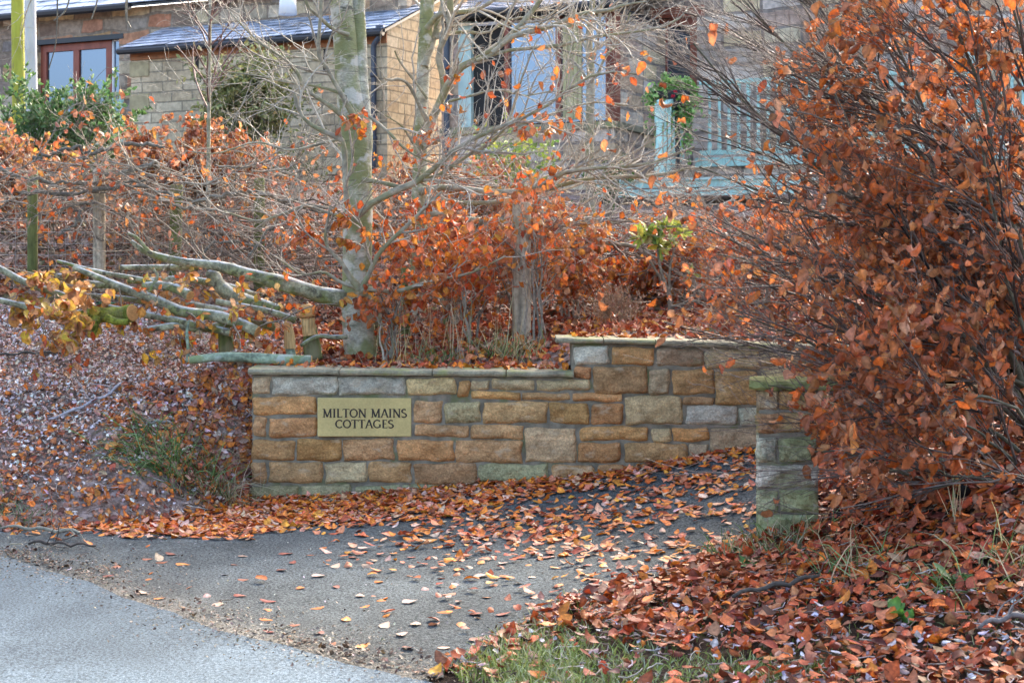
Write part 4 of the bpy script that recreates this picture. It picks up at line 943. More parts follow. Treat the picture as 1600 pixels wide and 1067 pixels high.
# thin sapling by the cottage wall
t4 = thing('sapling', P(325, 330, 14.0), 'thin straight sapling with reddish twigs standing before the cottage wall and roof', 'sapling')
p, r = trace([(325, 340, 8), (326, 220, 6), (327, 120, 5.5), (328, 40, 5), (330, -60, 4), (333, -180, 3)], 14.0, 24)
mb = MB(); tubes(mb, p, r, 8); mb.build('trunk', MATS['pale_bark'], t4, smooth=True)
a1, b1 = sprout(p[None], r[None], 46, (.3, .85), (30, 55), n=7, wig=.08, bias=(0, 0, .2), tr=(.3, 1), rmin=.0018); a2, b2 = sprout(a1, b1, 170, (.1, .35), (25, 50), n=5, wig=.12, bias=(0, 0, .1), rmin=.0013)
mb = MB()
for a, b in ((a1, b1), (a2, b2)): tubes(mb, a, b, 4, c=twc(len(a), (.17, .10, .08)))
tag(mb.build('twigs', TW, t4), kind='stuff')

# ------------------------------------------------------------------ the big leafy beech on the right
bb = thing('beech_bush', (3.0, 8.7, .5), 'large beech bush with withered rusty brown leaves overhanging the gate pillar', 'bush')
BS = [([(1650, 760, 26), (1590, 560, 22), (1500, 340, 17), (1400, 150, 12), (1290, 10, 8), (1200, -90, 5)], (8.7, 8.3)),
 ([(1700, 760, 30), (1655, 480, 24), (1580, 350, 18), (1500, 342, 14), (1420, 348, 11), (1360, 330, 9), (1290, 300, 6)], (8.9, 8.5)),
 ([(1670, 760, 22), (1610, 620, 16), (1520, 556, 13), (1440, 550, 10), (1360, 530, 8), (1260, 500, 5)], (8.8, 8.2)),
 ([(1620, 760, 18), (1500, 700, 12), (1400, 668, 9), (1290, 650, 7), (1200, 612, 4)], (8.5, 7.75)),
 ([(1720, 750, 26), (1640, 330, 16), (1550, 100, 12), (1470, -80, 10)], (9.0, 8.6)),
 ([(1690, 750, 22), (1520, 480, 15), (1350, 380, 11), (1200, 325, 8), (1090, 280, 5)], (8.9, 9.1)),
 ([(1680, 750, 22), (1480, 460, 15), (1310, 280, 11), (1170, 140, 8), (1090, 50, 5)], (8.9, 8.8)),
 ([(1700, 750, 22), (1530, 370, 16), (1360, 180, 11), (1210, 40, 8), (1130, -60, 5)], (9.1, 9.3)),
 ([(1700, 740, 18), (1640, 350, 13), (1600, 120, 10), (1560, -60, 7)], (8.2, 7.7)),
 ([(1690, 740, 18), (1560, 330, 13), (1500, 120, 10), (1440, -60, 7)], (8.0, 7.6)),
 ([(1730, 750, 26), (1690, 300, 18), (1660, 50, 14), (1630, -120, 10)], (8.6, 8.2)),
 ([(1660, 750, 18), (1470, 570, 13), (1300, 470, 9), (1190, 430, 6), (1110, 405, 4)], (8.9, 9.2)),
 ([(1640, 755, 18), (1430, 640, 12), (1290, 555, 9), (1200, 510, 6), (1140, 500, 4)], (8.7, 8.3)),
 ([(1640, 765, 16), (1540, 705, 11), (1430, 715, 8), (1330, 740, 5)], (8.3, 7.8)),
 ([(1690, 755, 20), (1560, 600, 14), (1450, 420, 10), (1350, 250, 8), (1280, 120, 5)], (8.2, 7.8)),
 ([(1700, 755, 20), (1600, 420, 14), (1480, 220, 10), (1400, 60, 8), (1340, -60, 5)], (8.4, 7.9)),
 ([(1640, 760, 16), (1480, 640, 11), (1360, 600, 8), (1270, 610, 5)], (8.1, 7.6)),
 ([(1720, 750, 20), (1620, 560, 14), (1560, 420, 10), (1520, 250, 8), (1500, 120, 5)], (8.0, 7.5)),
 ([(1700, 755, 18), (1500, 520, 12), (1340, 430, 9), (1230, 380, 6), (1150, 350, 4)], (8.5, 8.1)),
 ([(1560, 770, 12), (1450, 730, 9), (1360, 700, 7), (1280, 690, 5)], (7.9, 7.5)),
 ([(1640, 790, 12), (1560, 760, 9), (1480, 745, 7), (1400, 760, 5)], (7.6, 7.2)),
 ([(1680, 780, 12), (1600, 730, 9), (1540, 720, 7), (1480, 740, 5)], (7.3, 7.0)),
 ([(1690, 760, 14), (1600, 640, 10), (1520, 600, 8), (1440, 640, 5)], (7.5, 7.1)),
 ([(1700, 750, 18), (1500, 430, 12), (1340, 240, 9), (1200, 180, 6), (1090, 160, 4)], (8.8, 9.0)),
 ([(1700, 750, 18), (1500, 500, 12), (1330, 330, 9), (1180, 230, 6), (1080, 200, 4)], (8.9, 9.3)),
 ([(1680, 750, 16), (1470, 540, 11), (1320, 440, 8), (1180, 380, 6), (1080, 340, 4)], (8.7, 8.9)),
 ([(1600, 775, 12), (1500, 735, 9), (1420, 690, 7), (1330, 640, 5)], (7.8, 7.3)),
 ([(1640, 775, 12), (1560, 690, 9), (1500, 640, 7), (1440, 610, 5)], (7.7, 7.2)),
 ([(1560, 770, 12), (1470, 690, 9), (1380, 640, 7), (1290, 570, 5)], (8.4, 7.9)),
 ([(1700, 750, 18), (1480, 330, 12), (1330, 110, 9), (1230, -20, 6), (1160, -120, 4)], (8.6, 8.9))]
BL = []
for pts, Y in BS:
    p, r = trace(pts, Y, 16); r = r*.55; p = p+np.cumsum(rng.normal(0, .012, p.shape), 0); BL.append((p, r)); mb = MB(); tubes(mb, p, r, 8, c=(.10, .095, .06)); mb.build('stem', TW, bb, smooth=True)
LP_ = np.array([p for p, r in BL]); LR = np.array([r for p, r in BL])
a1, b1 = sprout(LP_, LR*1.4, 380, (.35, 1.0), (12, 45), n=8, wig=.09, bias=(-.30, 0, .14), tr=(.12, 1), rmin=.0022)
a2, b2 = sprout(a1, b1, 2300, (.2, .6), (15, 42), n=7, wig=.10, bias=(-.22, 0, .12), rmin=.0016)
a3, b3 = sprout(a2, b2, 8000, (.08, .32), (20, 50), n=5, wig=.13, bias=(-.15, 0, .10), rmin=.0013)
mb = MB()
def notdeep(a): return PROJ(a[:, -1])[1] < 800
for a, b, sd in ((a1, b1, 5), (a2, b2, 4), (a3, b3, 3)):
    k = (a[:, :, 2].min(1) > .32) & (PROJ(a[:, -1])[0] > 1030+rng.normal(0, 25, len(a)))
    ex, ey = PROJ(a[:, -1]); k &= ~((ey > 560) & (ex < 1290) & (ey < 735) & (rng.random(len(a)) < .72)); k &= ~((ey > 430) & (ey < 760) & (rng.random(len(a)) < .25))
    tubes(mb, a[k], b[k], sd, c=twc(k.sum(), DKT, .4))
tag(mb.build('twigs', TW, bb), kind='stuff')
def bushkeep(p):
    px, py = PROJ(p)
    bx = np.interp(py, [-100, 0, 60, 150, 250, 330, 430, 520, 600, 680, 760], [1285, 1290, 1255, 1235, 1275, 1240, 1262, 1240, 1250, 1285, 1310])
    cl = np.sin(p[:, 0]*9+1.3*np.sin(p[:, 2]*7))*np.sin(p[:, 2]*10+p[:, 1]*5)+.6*np.sin(p[:, 0]*19+p[:, 2]*15)
    pr = 1/(1+np.exp(-(px-bx)/14))*np.where(cl > .0, 1, .10)*np.interp(px, [1180, 1380, 1480], [.55, .7, 1])+.008
    pr = np.where((px > 1340) & (py > 250), np.maximum(pr, .5), pr)
    pr = np.where((px < 1180) & (py < 480), .010, pr)
    pr = np.where((px > 1020) & (px < 1260) & (py > 270) & (py < 520), np.maximum(pr, .10), pr)
    return (rng.random(len(p)) < pr) & (p[:, 2] > .33)
mb = MB()
hang(mb, np.concatenate([a2[:, [0, 2, 3, 4, 6]], a3]), 24000, (.05, .094), RUST, tr=(.25, 1), keep=bushkeep, LT=LT_WITHER, droop=1.3, jit=.2)
mb.build('leaves', LEAF, bb)
# ------------------------------------------------------------------ shrubs
def shrub(name, label, cat, px, py, Y, K, H, spread, n1, n2, nl, size, pal, LT=LT_CURL, tc=GRYT, r0=.012, lean=(0, 0), grp=None, droop=.8, leafmat=None, up=.5, keep=None, pw=None, base=None):
    b = P(px, py, Y) if base is None else np.asarray(base, float)
    b = b.copy(); b[2] = float(h_up(b[0], b[1]))-.03
    rt = thing(name, b, label, cat, grp)
    n = 10; ang = rng.uniform(0, 2*np.pi, K); sp = spread*np.sqrt(rng.uniform(.05, 1, K))
    tops = b+np.stack([sp*np.cos(ang)+lean[0], sp*np.sin(ang)*.7+lean[1], H*rng.uniform(.55, 1, K)], 1)
    s = np.linspace(0, 1, n)[None, :, None]
    PT = (b+rng.normal(0, .04, (K, 3))*np.array([1, 1, 0]))[:, None]*(1-s)+tops[:, None]*s+np.array([0, 0, 1.])*(.18*H*np.sin(s*np.pi))+rng.normal(0, .012, (K, n, 3))
    RR = r0*rng.uniform(.6, 1, (K, 1))*np.linspace(1, .3, n)
    mb = MB(); tubes(mb, PT, RR, 6, c=twc(K, tc)); mb.build('stems', TW, rt, smooth=True)
    a1, b1 = sprout(PT, RR, n1, (.25*H, .6*H), (25, 60), n=6, wig=.15, bias=(0, 0, .1*up), tr=(.15, 1), rmin=.0018)
    a2, b2 = sprout(a1, b1, n2, (.1*H, .3*H), (25, 60), n=5, wig=.18, bias=(0, 0, .1*up), rmin=.0013)
    mb = MB()
    for a, q in ((a1, b1), (a2, b2)): tubes(mb, a, q, 4, c=twc(len(a), tc, .3))
    tag(mb.build('twigs', TW, rt), kind='stuff')
    mb = MB(); hang(mb, np.concatenate([a1[:, [0, 1, 3, 4, 5]], a2]), nl, size, pal, tr=(.25, 1), droop=droop, LT=LT, keep=keep, pw=pw)
    mb.build('leaves', leafmat or LEAF, rt)
    return rt
OR2 = [(.48, .13, .035), (.40, .09, .03), (.54, .22, .05), (.42, .20, .10), (.50, .26, .15)]
BRN = [(.36, .14, .06), (.30, .10, .045), (.42, .20, .10), (.46, .20, .05), (.34, .17, .11)]
hg = 'beech plants of the hedge line'
shrub('beech_shrub', 'young red beech growing against the stout trunk beside the first mossy stake', 'shrub', 612, 550, 10.75, 6, .60, .20, 36, 120, 230, (.055, .088), BEECH, pw=(3, 2, 3, 2, 1.4, 2), grp=hg)
shrub('beech_shrub', 'young orange red beech behind the bleached stems between both stakes and the round post', 'shrub', 735, 548, 10.85, 6, .62, .24, 36, 120, 250, (.055, .088), BEECH+OR2[:2], grp=hg)
shrub('beech_shrub', 'thin few stemmed orange beech hugging the front of the tall round post', 'shrub', 838, 530, 10.92, 5, .88, .11, 30, 110, 220, (.05, .085), OR2, pw=(3, 2, 3, 2, 1), grp=hg, lean=(-.06, 0), keep=lambda p: p[:, 2] > 1.45-.5*(p[:, 0] > .16))
shrub('beech_shrub', 'bright orange leaved beech crowded round the foot of the tall round post', 'shrub', 815, 522, 11.42, 10, .95, .32, 90, 300, 800, (.05, .085), OR2, pw=(3, 2, 3, 2, 1), grp=hg)
shrub('beech_shrub', 'red leaved low beech between the two mossy stakes', 'shrub', 705, 530, 11.7, 8, .85, .34, 60, 230, 620, (.05, .085), BEECH, grp=hg)
shrub('beech_shrub', 'orange beech just right of the round post and left of the dry brown weed', 'shrub', 890, 512, 11.9, 8, .62, .36, 60, 220, 650, (.05, .085), OR2, grp=hg)
shrub('beech_shrub', 'deep red beech behind the dry brown weed', 'shrub', 985, 495, 12.6, 8, .42, .42, 60, 220, 650, (.05, .085), BEECH, grp=hg)
shrub('beech_shrub', 'red orange beech behind the little lime green evergreen', 'shrub', 1085, 490, 12.3, 9, .55, .45, 70, 240, 750, (.05, .085), BEECH, grp=hg)
shrub('beech_shrub', 'copper beech on the bed half behind the twigs of the big bush', 'shrub', 1190, 485, 11.6, 9, .62, .45, 70, 240, 800, (.055, .09), BEECH+RUST, grp=hg)
shrub('beech_shrub', 'copper beech at the far end of the high wall under the big bush', 'shrub', 1300, 500, 11.0, 9, 1.0, .5, 70, 240, 700, (.055, .09), RUST, grp=hg)
shrub('beech_shrub', 'dense brown orange beech below the climber on the cottage wall', 'shrub', 350, 335, 15.2, 14, .84, .40, 120, 420, 3400, (.055, .085), BRN, grp=hg)
shrub('beech_shrub', 'dense brown orange beech beneath the thin sapling', 'shrub', 285, 335, 15.0, 14, .84, .44, 120, 420, 3400, (.055, .085), BRN, grp=hg)
shrub('beech_shrub', 'orange beech in front of the short turquoise balustrade', 'shrub', 225, 320, 15.4, 12, .66, .38, 90, 320, 1500, (.05, .08), BRN, grp=hg)
shrub('beech_shrub', 'orange brown beech in front of the two poles', 'shrub', 55, 325, 15.0, 12, .82, .42, 110, 360, 1900, (.05, .08), BRN+HAZEL[:2], grp=hg)
shrub('beech_shrub', 'orange brown beech at the edge of the picture beside the lichen covered pole', 'shrub', -20, 320, 14.6, 12, .8, .42, 110, 360, 1700, (.05, .08), BRN, grp=hg)
shrub('beech_shrub', 'pinkish brown beech seen behind the forked trunk below the porch', 'shrub', 730, 330, 15.5, 10, .72, .5, 80, 280, 1300, (.045, .075), OR2+BRN, grp=hg)
shrub('beech_shrub', 'orange brown beech between the stout trunk and the cottage drainpipe', 'shrub', 600, 330, 15.2, 10, .72, .5, 70, 240, 1100, (.045, .075), OR2+BRN, grp=hg)
shrub('beech_shrub', 'orange beech below the glazed porch and left of the slender trunk', 'shrub', 850, 340, 15.2, 9, .62, .45, 60, 220, 700, (.045, .075), OR2, grp=hg)
shrub('beech_shrub', 'sparse orange beech in front of the pale turquoise deck', 'shrub', 990, 345, 15.5, 8, .3, .5, 50, 180, 380, (.045, .075), OR2, grp=hg)
shrub('green_shrub', 'bushy dark green evergreen shrub below the brown glazed doors', 'shrub', 105, 330, 17.0, 18, .98, .55, 240, 800, 9000, (.04, .075), [(.09, .18, .05), (.13, .23, .08), (.06, .12, .035), (.19, .27, .12)], LT=LT_SMALL, droop=-.2, leafmat=GRN, up=1.2)
shrub('green_shrub', 'smaller grey green bush between the evergreen shrub and the cottage corner', 'shrub', 175, 300, 17.6, 12, .6, .38, 120, 360, 3000, (.03, .06), [(.12, .19, .07), (.18, .24, .12), (.09, .14, .05)], LT=LT_SMALL, droop=-.2, leafmat=GRN, up=1.0)
shrub('wall_climber', 'olive green bush growing against the coursed cottage wall', 'climber', 385, 300, 23.0, 16, 1.45, .32, 200, 700, 7000, (.06, .11), [(.18, .20, .06), (.27, .27, .10), (.12, .14, .045), (.34, .32, .13)], LT=LT_SMALL, droop=.2, leafmat=GRN, keep=lambda p: rng.random(len(p)) < np.clip((p[:, 2]-3.2)/.6, .1, 1))
shrub('lime_shrub', 'yellow green leaved shrub in front of the dark porch doorway', 'shrub', 820, 300, 16.5, 10, .95, .38, 70, 240, 800, (.05, .09), LIME, LT=LT_SMALL, droop=.3, leafmat=GRN)
shrub('fern_clump', 'small dark green bush at the mossy foot of the porch wall', 'shrub', 948, 300, 17.5, 10, .5, .25, 50, 160, 600, (.03, .06), GREEN, LT=LT_SMALL, droop=-.2, leafmat=GRN)
shrub('green_shrub', 'dull green bush in the shade left of the stout trunk and below the cottage drainpipe', 'shrub', 455, 320, 17.0, 9, .9, .5, 60, 220, 700, (.035, .06), [(.07, .09, .03), (.11, .12, .05)], LT=LT_SMALL, droop=0, leafmat=GRN)

# planter with red flowers on the stair head
pb = P(1052, 150, 20.3); pl = thing('flower_planter', pb, 'leafy green planter spilling over the turquoise stair railing with small red flowers', 'planter')
mb = MB(); tubes(mb, np.array([pb+ZZ*z for z in (-.2, -.12, 0, .05)]), np.array([.14, .2, .26, .27]), 14, cap=True); tubes(mb, np.array([pb+np.array([.05, 0, -1.6]), pb+np.array([.05, 0, -.15])]), np.full(2, .04), 8, cap=True)
mb.build('basket', MATS['gutter'], pl)
mb = MB(); gp = [(.21, .42, .10), (.31, .50, .14), (.13, .27, .06), (.40, .54, .20)]
for k in range(150):
    hangs = k > 106
    d = unit(rng.normal(size=3)*np.array([1, 1, .8])+np.array([0, -.15, .35])); L = rng.uniform(.25, .46) if not hangs else rng.uniform(.4, .95); m = int(26 if not hangs else 34)
    t = rng.uniform(.1, 1, m)[:, None]; drop = rng.uniform(.05, .3) if not hangs else L*1.0
    q = pb+ZZ*.02+d*np.array([1, .8, .8])*(L if not hangs else .26)*np.sqrt(t)-ZZ*drop*t*t+rng.normal(0, .022, (m, 3))
    add_leaves(mb, q, rng.normal(size=(m, 3))+d, rng.normal(size=(m, 3))+ZZ, rng.uniform(.04, .085, m), pick(gp if not hangs else gp[:3]+[(.30, .24, .12)], m), LT_SMALL)
mb.build('foliage', GRN, pl)
N = 4; q = unit(rng.normal(size=(N, 3))+np.array([0, -1.2, -.3]))*np.array([.42, .32, .27])
mb = MB()
for k in range(5): add_leaves(mb, pb+q+rng.normal(0, .012, (N, 3)), rng.normal(size=(N, 3)), rng.normal(size=(N, 3)), rng.uniform(.025, .04, N), pick([(.5, .012, .03), (.4, .01, .06)], N), LT_ROUND)
mb.build('flowers', MATS['flower'], pl)

# little evergreen with lime leaves on the bed
ev = thing('evergreen_sapling', P(1047, 503, 11.4), 'little evergreen with a lime green leaf crown on a bare forked stem', 'shrub')
b = P(1047, 503, 11.4); b[2] = float(h_up(b[0], b[1]))
EVL = [trace(a, Y, 12) for a, Y in (([(1047, 506, 9), (1047, 470, 8), (1042, 450, 6), (1032, 420, 5), (1028, 385, 4), (1030, 360, 3)], 11.4), ([(1047, 475, 5), (1046, 430, 4), (1052, 395, 3), (1062, 370, 2.5)], 11.4), ([(1048, 480, 5), (1075, 470, 4), (1088, 450, 3), (1082, 430, 2)], 11.35), ([(1042, 450, 5), (1020, 415, 4), (1005, 390, 3), (1000, 370, 2)], 11.45))]
EVL[0][0][0, 2] = b[2]-.03
mb = MB(); tubes(mb, np.array([p for p, r in EVL]), np.array([r for p, r in EVL]), 7, c=(.19, .16, .11)); mb.build('stems', TW, ev, smooth=True)
mb = MB()
for (cx, cy, n_) in ((1025, 368, 26), (1040, 355, 30), (1010, 362, 20), (1066, 364, 18), (1030, 385, 20), (1000, 372, 12), (1082, 428, 7), (1050, 380, 12)):
    c = P(cx, cy, 11.4+rng.normal(0, .06)); dd = unit(rng.normal(size=(n_, 3))+np.array([0, -.2, .3])); sz = rng.uniform(.07, .11, n_)
    add_leaves(mb, c+dd*sz[:, None]*.6, dd, rng.normal(size=(n_, 3))+ZZ*1.2, sz, pick([(.40, .42, .07), (.30, .36, .06), (.46, .46, .14), (.16, .24, .06)], n_), LT_SMALL)
mb.build('leaves', GRN, ev)
# dry brown weed
dw = thing('dry_weed', P(955, 512, 11.0), 'dry brown branching weed standing on the bed above the high wall', 'weed')
b = P(958, 520, 11.0); b[2] = float(h_up(b[0], b[1])); K = 46
d = unit(np.stack([rng.normal(0, .45, K), rng.normal(0, .4, K), np.ones(K)], 1)); L_ = rng.uniform(.18, .36, K)
s = np.linspace(0, 1, 6)[None, :, None]; PT = (b+rng.normal(0, .07, (K, 3))*np.array([1.3, 1, 0]))[:, None]+d[:, None]*L_[:, None, None]*s+rng.normal(0, .006, (K, 6, 3)); RR = np.full((K, 6), .0022)
a1, b1 = sprout(PT, RR, 330, (.05, .14), (25, 60), n=4, wig=.2, tr=(.4, 1), rmin=.0013)
mb = MB(); tubes(mb, PT, RR, 4, c=twc(K, (.34, .22, .13))); tubes(mb, a1, b1, 3, c=twc(len(a1), (.36, .23, .14))); mb.build('stems', TW, dw)
mb = MB(); hang(mb, a1, 900, (.012, .026), [(.40, .24, .14), (.32, .19, .11), (.45, .29, .18)], droop=-.2, tr=(.3, 1)); mb.build('seed_heads', LIT, dw)

# ------------------------------------------------------------------ cut logs, stumps and brushwood
def log(name, label, pts, Y, mat, ends=(0,), n=16, sides=14, twigs=0, cat='log', leaves=0, pal=HAZEL, lsz=(.06, .1), branches=(), LT=LT_ROUND, grp=None, xmax=9e9):
    p, r = trace(pts, Y, n)
    rt = thing(name, p[n//2]-np.array([0, 0, r[n//2]]), label, cat, grp)
    mb = MB(); tubes(mb, p, r*(1+.05*np.sin(np.arange(n)*1.7)), sides, cap=True, lump=.035)
    BR = [(p, r)]
    for bp, bY in branches:
        q, s_ = trace(bp, bY, n); tubes(mb, q, s_, 10, cap=True, lump=.03); BR.append((q, s_))
    mb.build('bark', MATS[mat], rt, smooth=True)
    for e in ends:
        a, b = (p[0], p[1]) if e == 0 else (p[-1], p[-2]); d = unit(a-b); rr = (r[0] if e == 0 else r[-1])*.97
        mb = MB(); tubes(mb, np.array([a-d*.003, a+d*.004, a+d*.006]), np.array([rr, rr, rr*.9]), 18, cap=True); mb.build('sawn_end', MATS['sawn_wood'], rt)
    if twigs:
        a1, b1 = sprout(np.array([q for q, s_ in BR]), np.array([s_*.35 for q, s_ in BR]), twigs, (.2, .7), (25, 65), n=7, wig=.15, bias=(-.1, -.15, -.02), rmin=.002, rs=.5)
        a2, b2 = sprout(a1, b1, twigs*4, (.08, .25), (25, 60), n=5, wig=.18, rmin=.0014)
        mb = MB()
        for a, q in ((a1, b1), (a2, b2)): tubes(mb, a, q, 4, c=twc(len(a), (.22, .18, .13)))
        tag(mb.build('twigs', TW, rt), kind='stuff')
        if leaves:
            mb = MB(); hang(mb, np.concatenate([a1[:, [0, 1, 3, 4, 6]], a2]), leaves*3, lsz, pal, LT=LT, droop=.8, keep=lambda p: (PROJ(p)[1] > 424) & (PROJ(p)[0] < xmax) & (rng.random(len(p)) < .5)); mb.build('leaves', LEAF, rt)
    return rt
lg = 'cut branches laid on the bank'
log('felled_tree', 'thick pale felled tree leaning down to the stout beech with its thin end forked', [(541, 467, 27), (505, 462, 26), (470, 451, 25), (430, 440, 24), (394, 430, 20), (337, 415, 16), (281, 409, 13), (239, 398, 11), (217, 388, 9), (205, 377, 6)], (10.95, 10.7), 'log_bark', twigs=7, grp=lg,
    branches=[([(238, 398, 7), (228, 388, 6), (214, 372, 5), (200, 364, 4)], (10.7, 10.65))])
log('cut_branch', 'straight pale branch pointing left under the thick felled trunk', [(310, 416, 11), (260, 418, 10), (220, 418, 9), (187, 418, 8)], (11.0, 10.9), 'log_bark', (1,), grp=lg)
log('cut_log', 'thick log sloping down to the right beneath the felled trunk', [(330, 425, 20), (345, 448, 22), (368, 464, 21), (400, 474, 20), (440, 486, 18)], (11.1, 10.9), 'log_bark', (1,), grp=lg)
log('cut_branch', 'long frosted branch running from the yellow leaves down to the wall end', [(115, 418, 8), (157, 435, 10), (197, 452, 13), (242, 468, 16), (281, 486, 17), (330, 492, 17), (366, 502, 18), (402, 518, 18)], (10.8, 10.45), 'log_bark', (1,), twigs=6, leaves=80, grp=lg, pal=BEECH+HAZEL, LT=LT_CURL, lsz=(.05, .08))
log('cut_branch', 'frosted branch coming in at the picture edge over the yellow leaves', [(-40, 402, 9), (0, 420, 10), (37, 440, 11), (84, 457, 11), (128, 472, 9)], (10.7, 10.6), 'log_bark', (1,), twigs=12, leaves=460, grp=lg, lsz=(.05, .09), xmax=135)
log('cut_branch', 'short frosted branch lying beside the mossy log', [(88, 431, 10), (140, 443, 11), (180, 449, 12), (215, 462, 10)], (10.9, 10.8), 'log_bark', (1,), twigs=4, leaves=50, grp=lg)
log('cut_log', 'short log with a round orange sawn face above the long frosted branch', [(297, 462, 16), (278, 452, 15), (258, 447, 14), (225, 447, 13)], (10.55, 10.75), 'log_bark', (0,), grp=lg)
log('cut_branch', 'slim frosted branch ending at the cut hinge stump', [(337, 471, 9), (365, 476, 9), (394, 481, 9), (425, 488, 10), (462, 500, 11)], (10.7, 10.75), 'log_bark', (), grp=lg)
log('mossy_log', 'bright yellow green mossy log with a broad sawn face', [(207, 489, 27), (185, 492, 25), (155, 492, 24), (130, 494, 20), (104, 502, 15)], (10.45, 10.7), 'moss_bark', (0,), branches=[([(150, 495, 18), (146, 510, 16), (143, 526, 12)], (10.5, 10.45)), ([(165, 495, 12), (180, 502, 12), (200, 503, 10)], (10.42, 10.4))], grp=lg)
log('fallen_log', 'smooth grey green log lying on the leaves at the left end of the wall', [(296, 563, 12), (337, 558, 14), (371, 558, 15), (410, 560, 17), (450, 563, 18), (486, 564, 17)], (10.18, 10.30), 'green_log', (0, 1), grp=lg)
log('cut_branch', 'crooked grey branch lying above the frosty leaf litter', [(225, 517, 10), (250, 512, 11), (281, 509, 12), (315, 514, 13), (345, 508, 12), (372, 503, 11)], (10.5, 10.6), 'log_bark', (0,), twigs=5, leaves=60, grp=lg, pal=BEECH+HAZEL, LT=LT_CURL, lsz=(.05, .08))
log('cut_branch', 'thin upright stick standing in the leaves beside the smooth log', [(293, 566, 6), (294, 545, 5), (292, 520, 5), (296, 500, 3)], (10.3, 10.35), 'green_log', (), grp=lg)
log('cut_branch', 'small grey limb lying between the cut stump and the stout trunk', [(470, 540, 6), (486, 530, 7), (500, 525, 7), (520, 527, 8), (542, 526, 8)], (10.6, 10.75), 'log_bark', (), grp=lg)
for k, (lb, pts, Y) in enumerate((
 ('dark slim branch crossing the pile just above the mossy log', [(60, 470, 6), (120, 462, 8), (190, 466, 9), (250, 476, 8)], (10.75, 10.8)),
 ('grey branch under the long frosted one, pointing at the crooked branch', [(170, 480, 9), (230, 492, 11), (300, 506, 12), (360, 520, 12)], (10.6, 10.5)),
 ('thin frosted branch along the top of the pile below the brown fence post', [(90, 408, 5), (150, 424, 7), (215, 436, 8), (290, 452, 9)], (11.0, 10.9)),
 ('short stub of branch poking up from the middle of the pile', [(232, 462, 7), (238, 448, 6), (246, 432, 5), (240, 420, 4)], (10.7, 10.7)),
 ('mossy branch low in the pile between the sawn log and the slim frosted branch', [(290, 476, 12), (335, 484, 14), (380, 496, 14), (430, 512, 14)], (10.9, 10.85)),
 ('pale branch at the picture edge under the yellow leaves', [(-40, 462, 8), (20, 474, 10), (70, 488, 10), (110, 500, 9)], (10.5, 10.45)),
 ('grey branch lying deep behind the sawn faced log', [(200, 440, 8), (280, 436, 10), (340, 444, 11), (400, 462, 12)], (11.3, 11.2)))):
    log('cut_branch', lb, pts, Y, 'log_bark', (1,) if k % 2 else (0,), twigs=6, leaves=(45 if k in (0, 1, 4, 5) else 14), grp=lg, pal=HAZEL+BEECH[:3], LT=LT_CURL, lsz=(.05, .09))
# stumps with torn hinges
sp = thing('cut_stump', P(486, 556, 10.75), 'cut hedge stump with a bright orange sawn wedge and torn pale wood', 'stump')
p, r = trace([(490, 562, 30), (487, 540, 27), (485, 522, 24), (483, 508, 22)], 10.75, 10); mb = MB(); tubes(mb, p, r, 14, cap=True, lump=.03); mb.build('bark', MATS['mossy_post'], sp, smooth=True)
p, r = trace([(484, 524, 20), (482, 510, 21), (481, 497, 22)], 10.71, 6); mb = MB(); tubes(mb, p, r, 12, cap=True, lump=.05); mb.build('torn_wood', MATS['torn_wood'], sp)
p, r = trace([(481, 496, 24), (480, 488, 26), (479, 480, 22), (478, 475, 12)], 10.70, 8); mb = MB(); tubes(mb, p, r, 16, cap=True, lump=.02); mb.build('sawn_end', MATS['sawn_wood'], sp, smooth=True)
sp = thing('cut_stump', P(455, 556, 10.7), 'narrow split stump of torn pale wood left of the sawn wedge stump', 'stump')
p, r = trace([(456, 560, 16), (453, 545, 15), (452, 536, 15)], 10.7, 6); mb = MB(); tubes(mb, p, r, 12, cap=True); mb.build('bark', MATS['green_log'], sp, smooth=True)
mb = MB()
for k in range(5):
    p, r = trace([(447+k*3.2, 545, 5), (446+k*3, 525, 5), (443+k*3.2+rng.normal(0, 1), 503+rng.uniform(-3, 6), 2.5)], 10.68+rng.normal(0, .01), 6); tubes(mb, p, r, 6, cap=True, lump=.05)
mb.build('torn_wood', MATS['torn_wood'], sp)
sp = thing('cut_stump', P(355, 560, 10.75), 'dark mossy stump under the crooked branch', 'stump')
p, r = trace([(358, 566, 34), (355, 545, 28), (352, 522, 22), (350, 512, 18)], 10.75, 8); mb = MB(); tubes(mb, p, r, 14, cap=True, lump=.05); mb.build('bark', MATS['mossy_post'], sp, smooth=True)

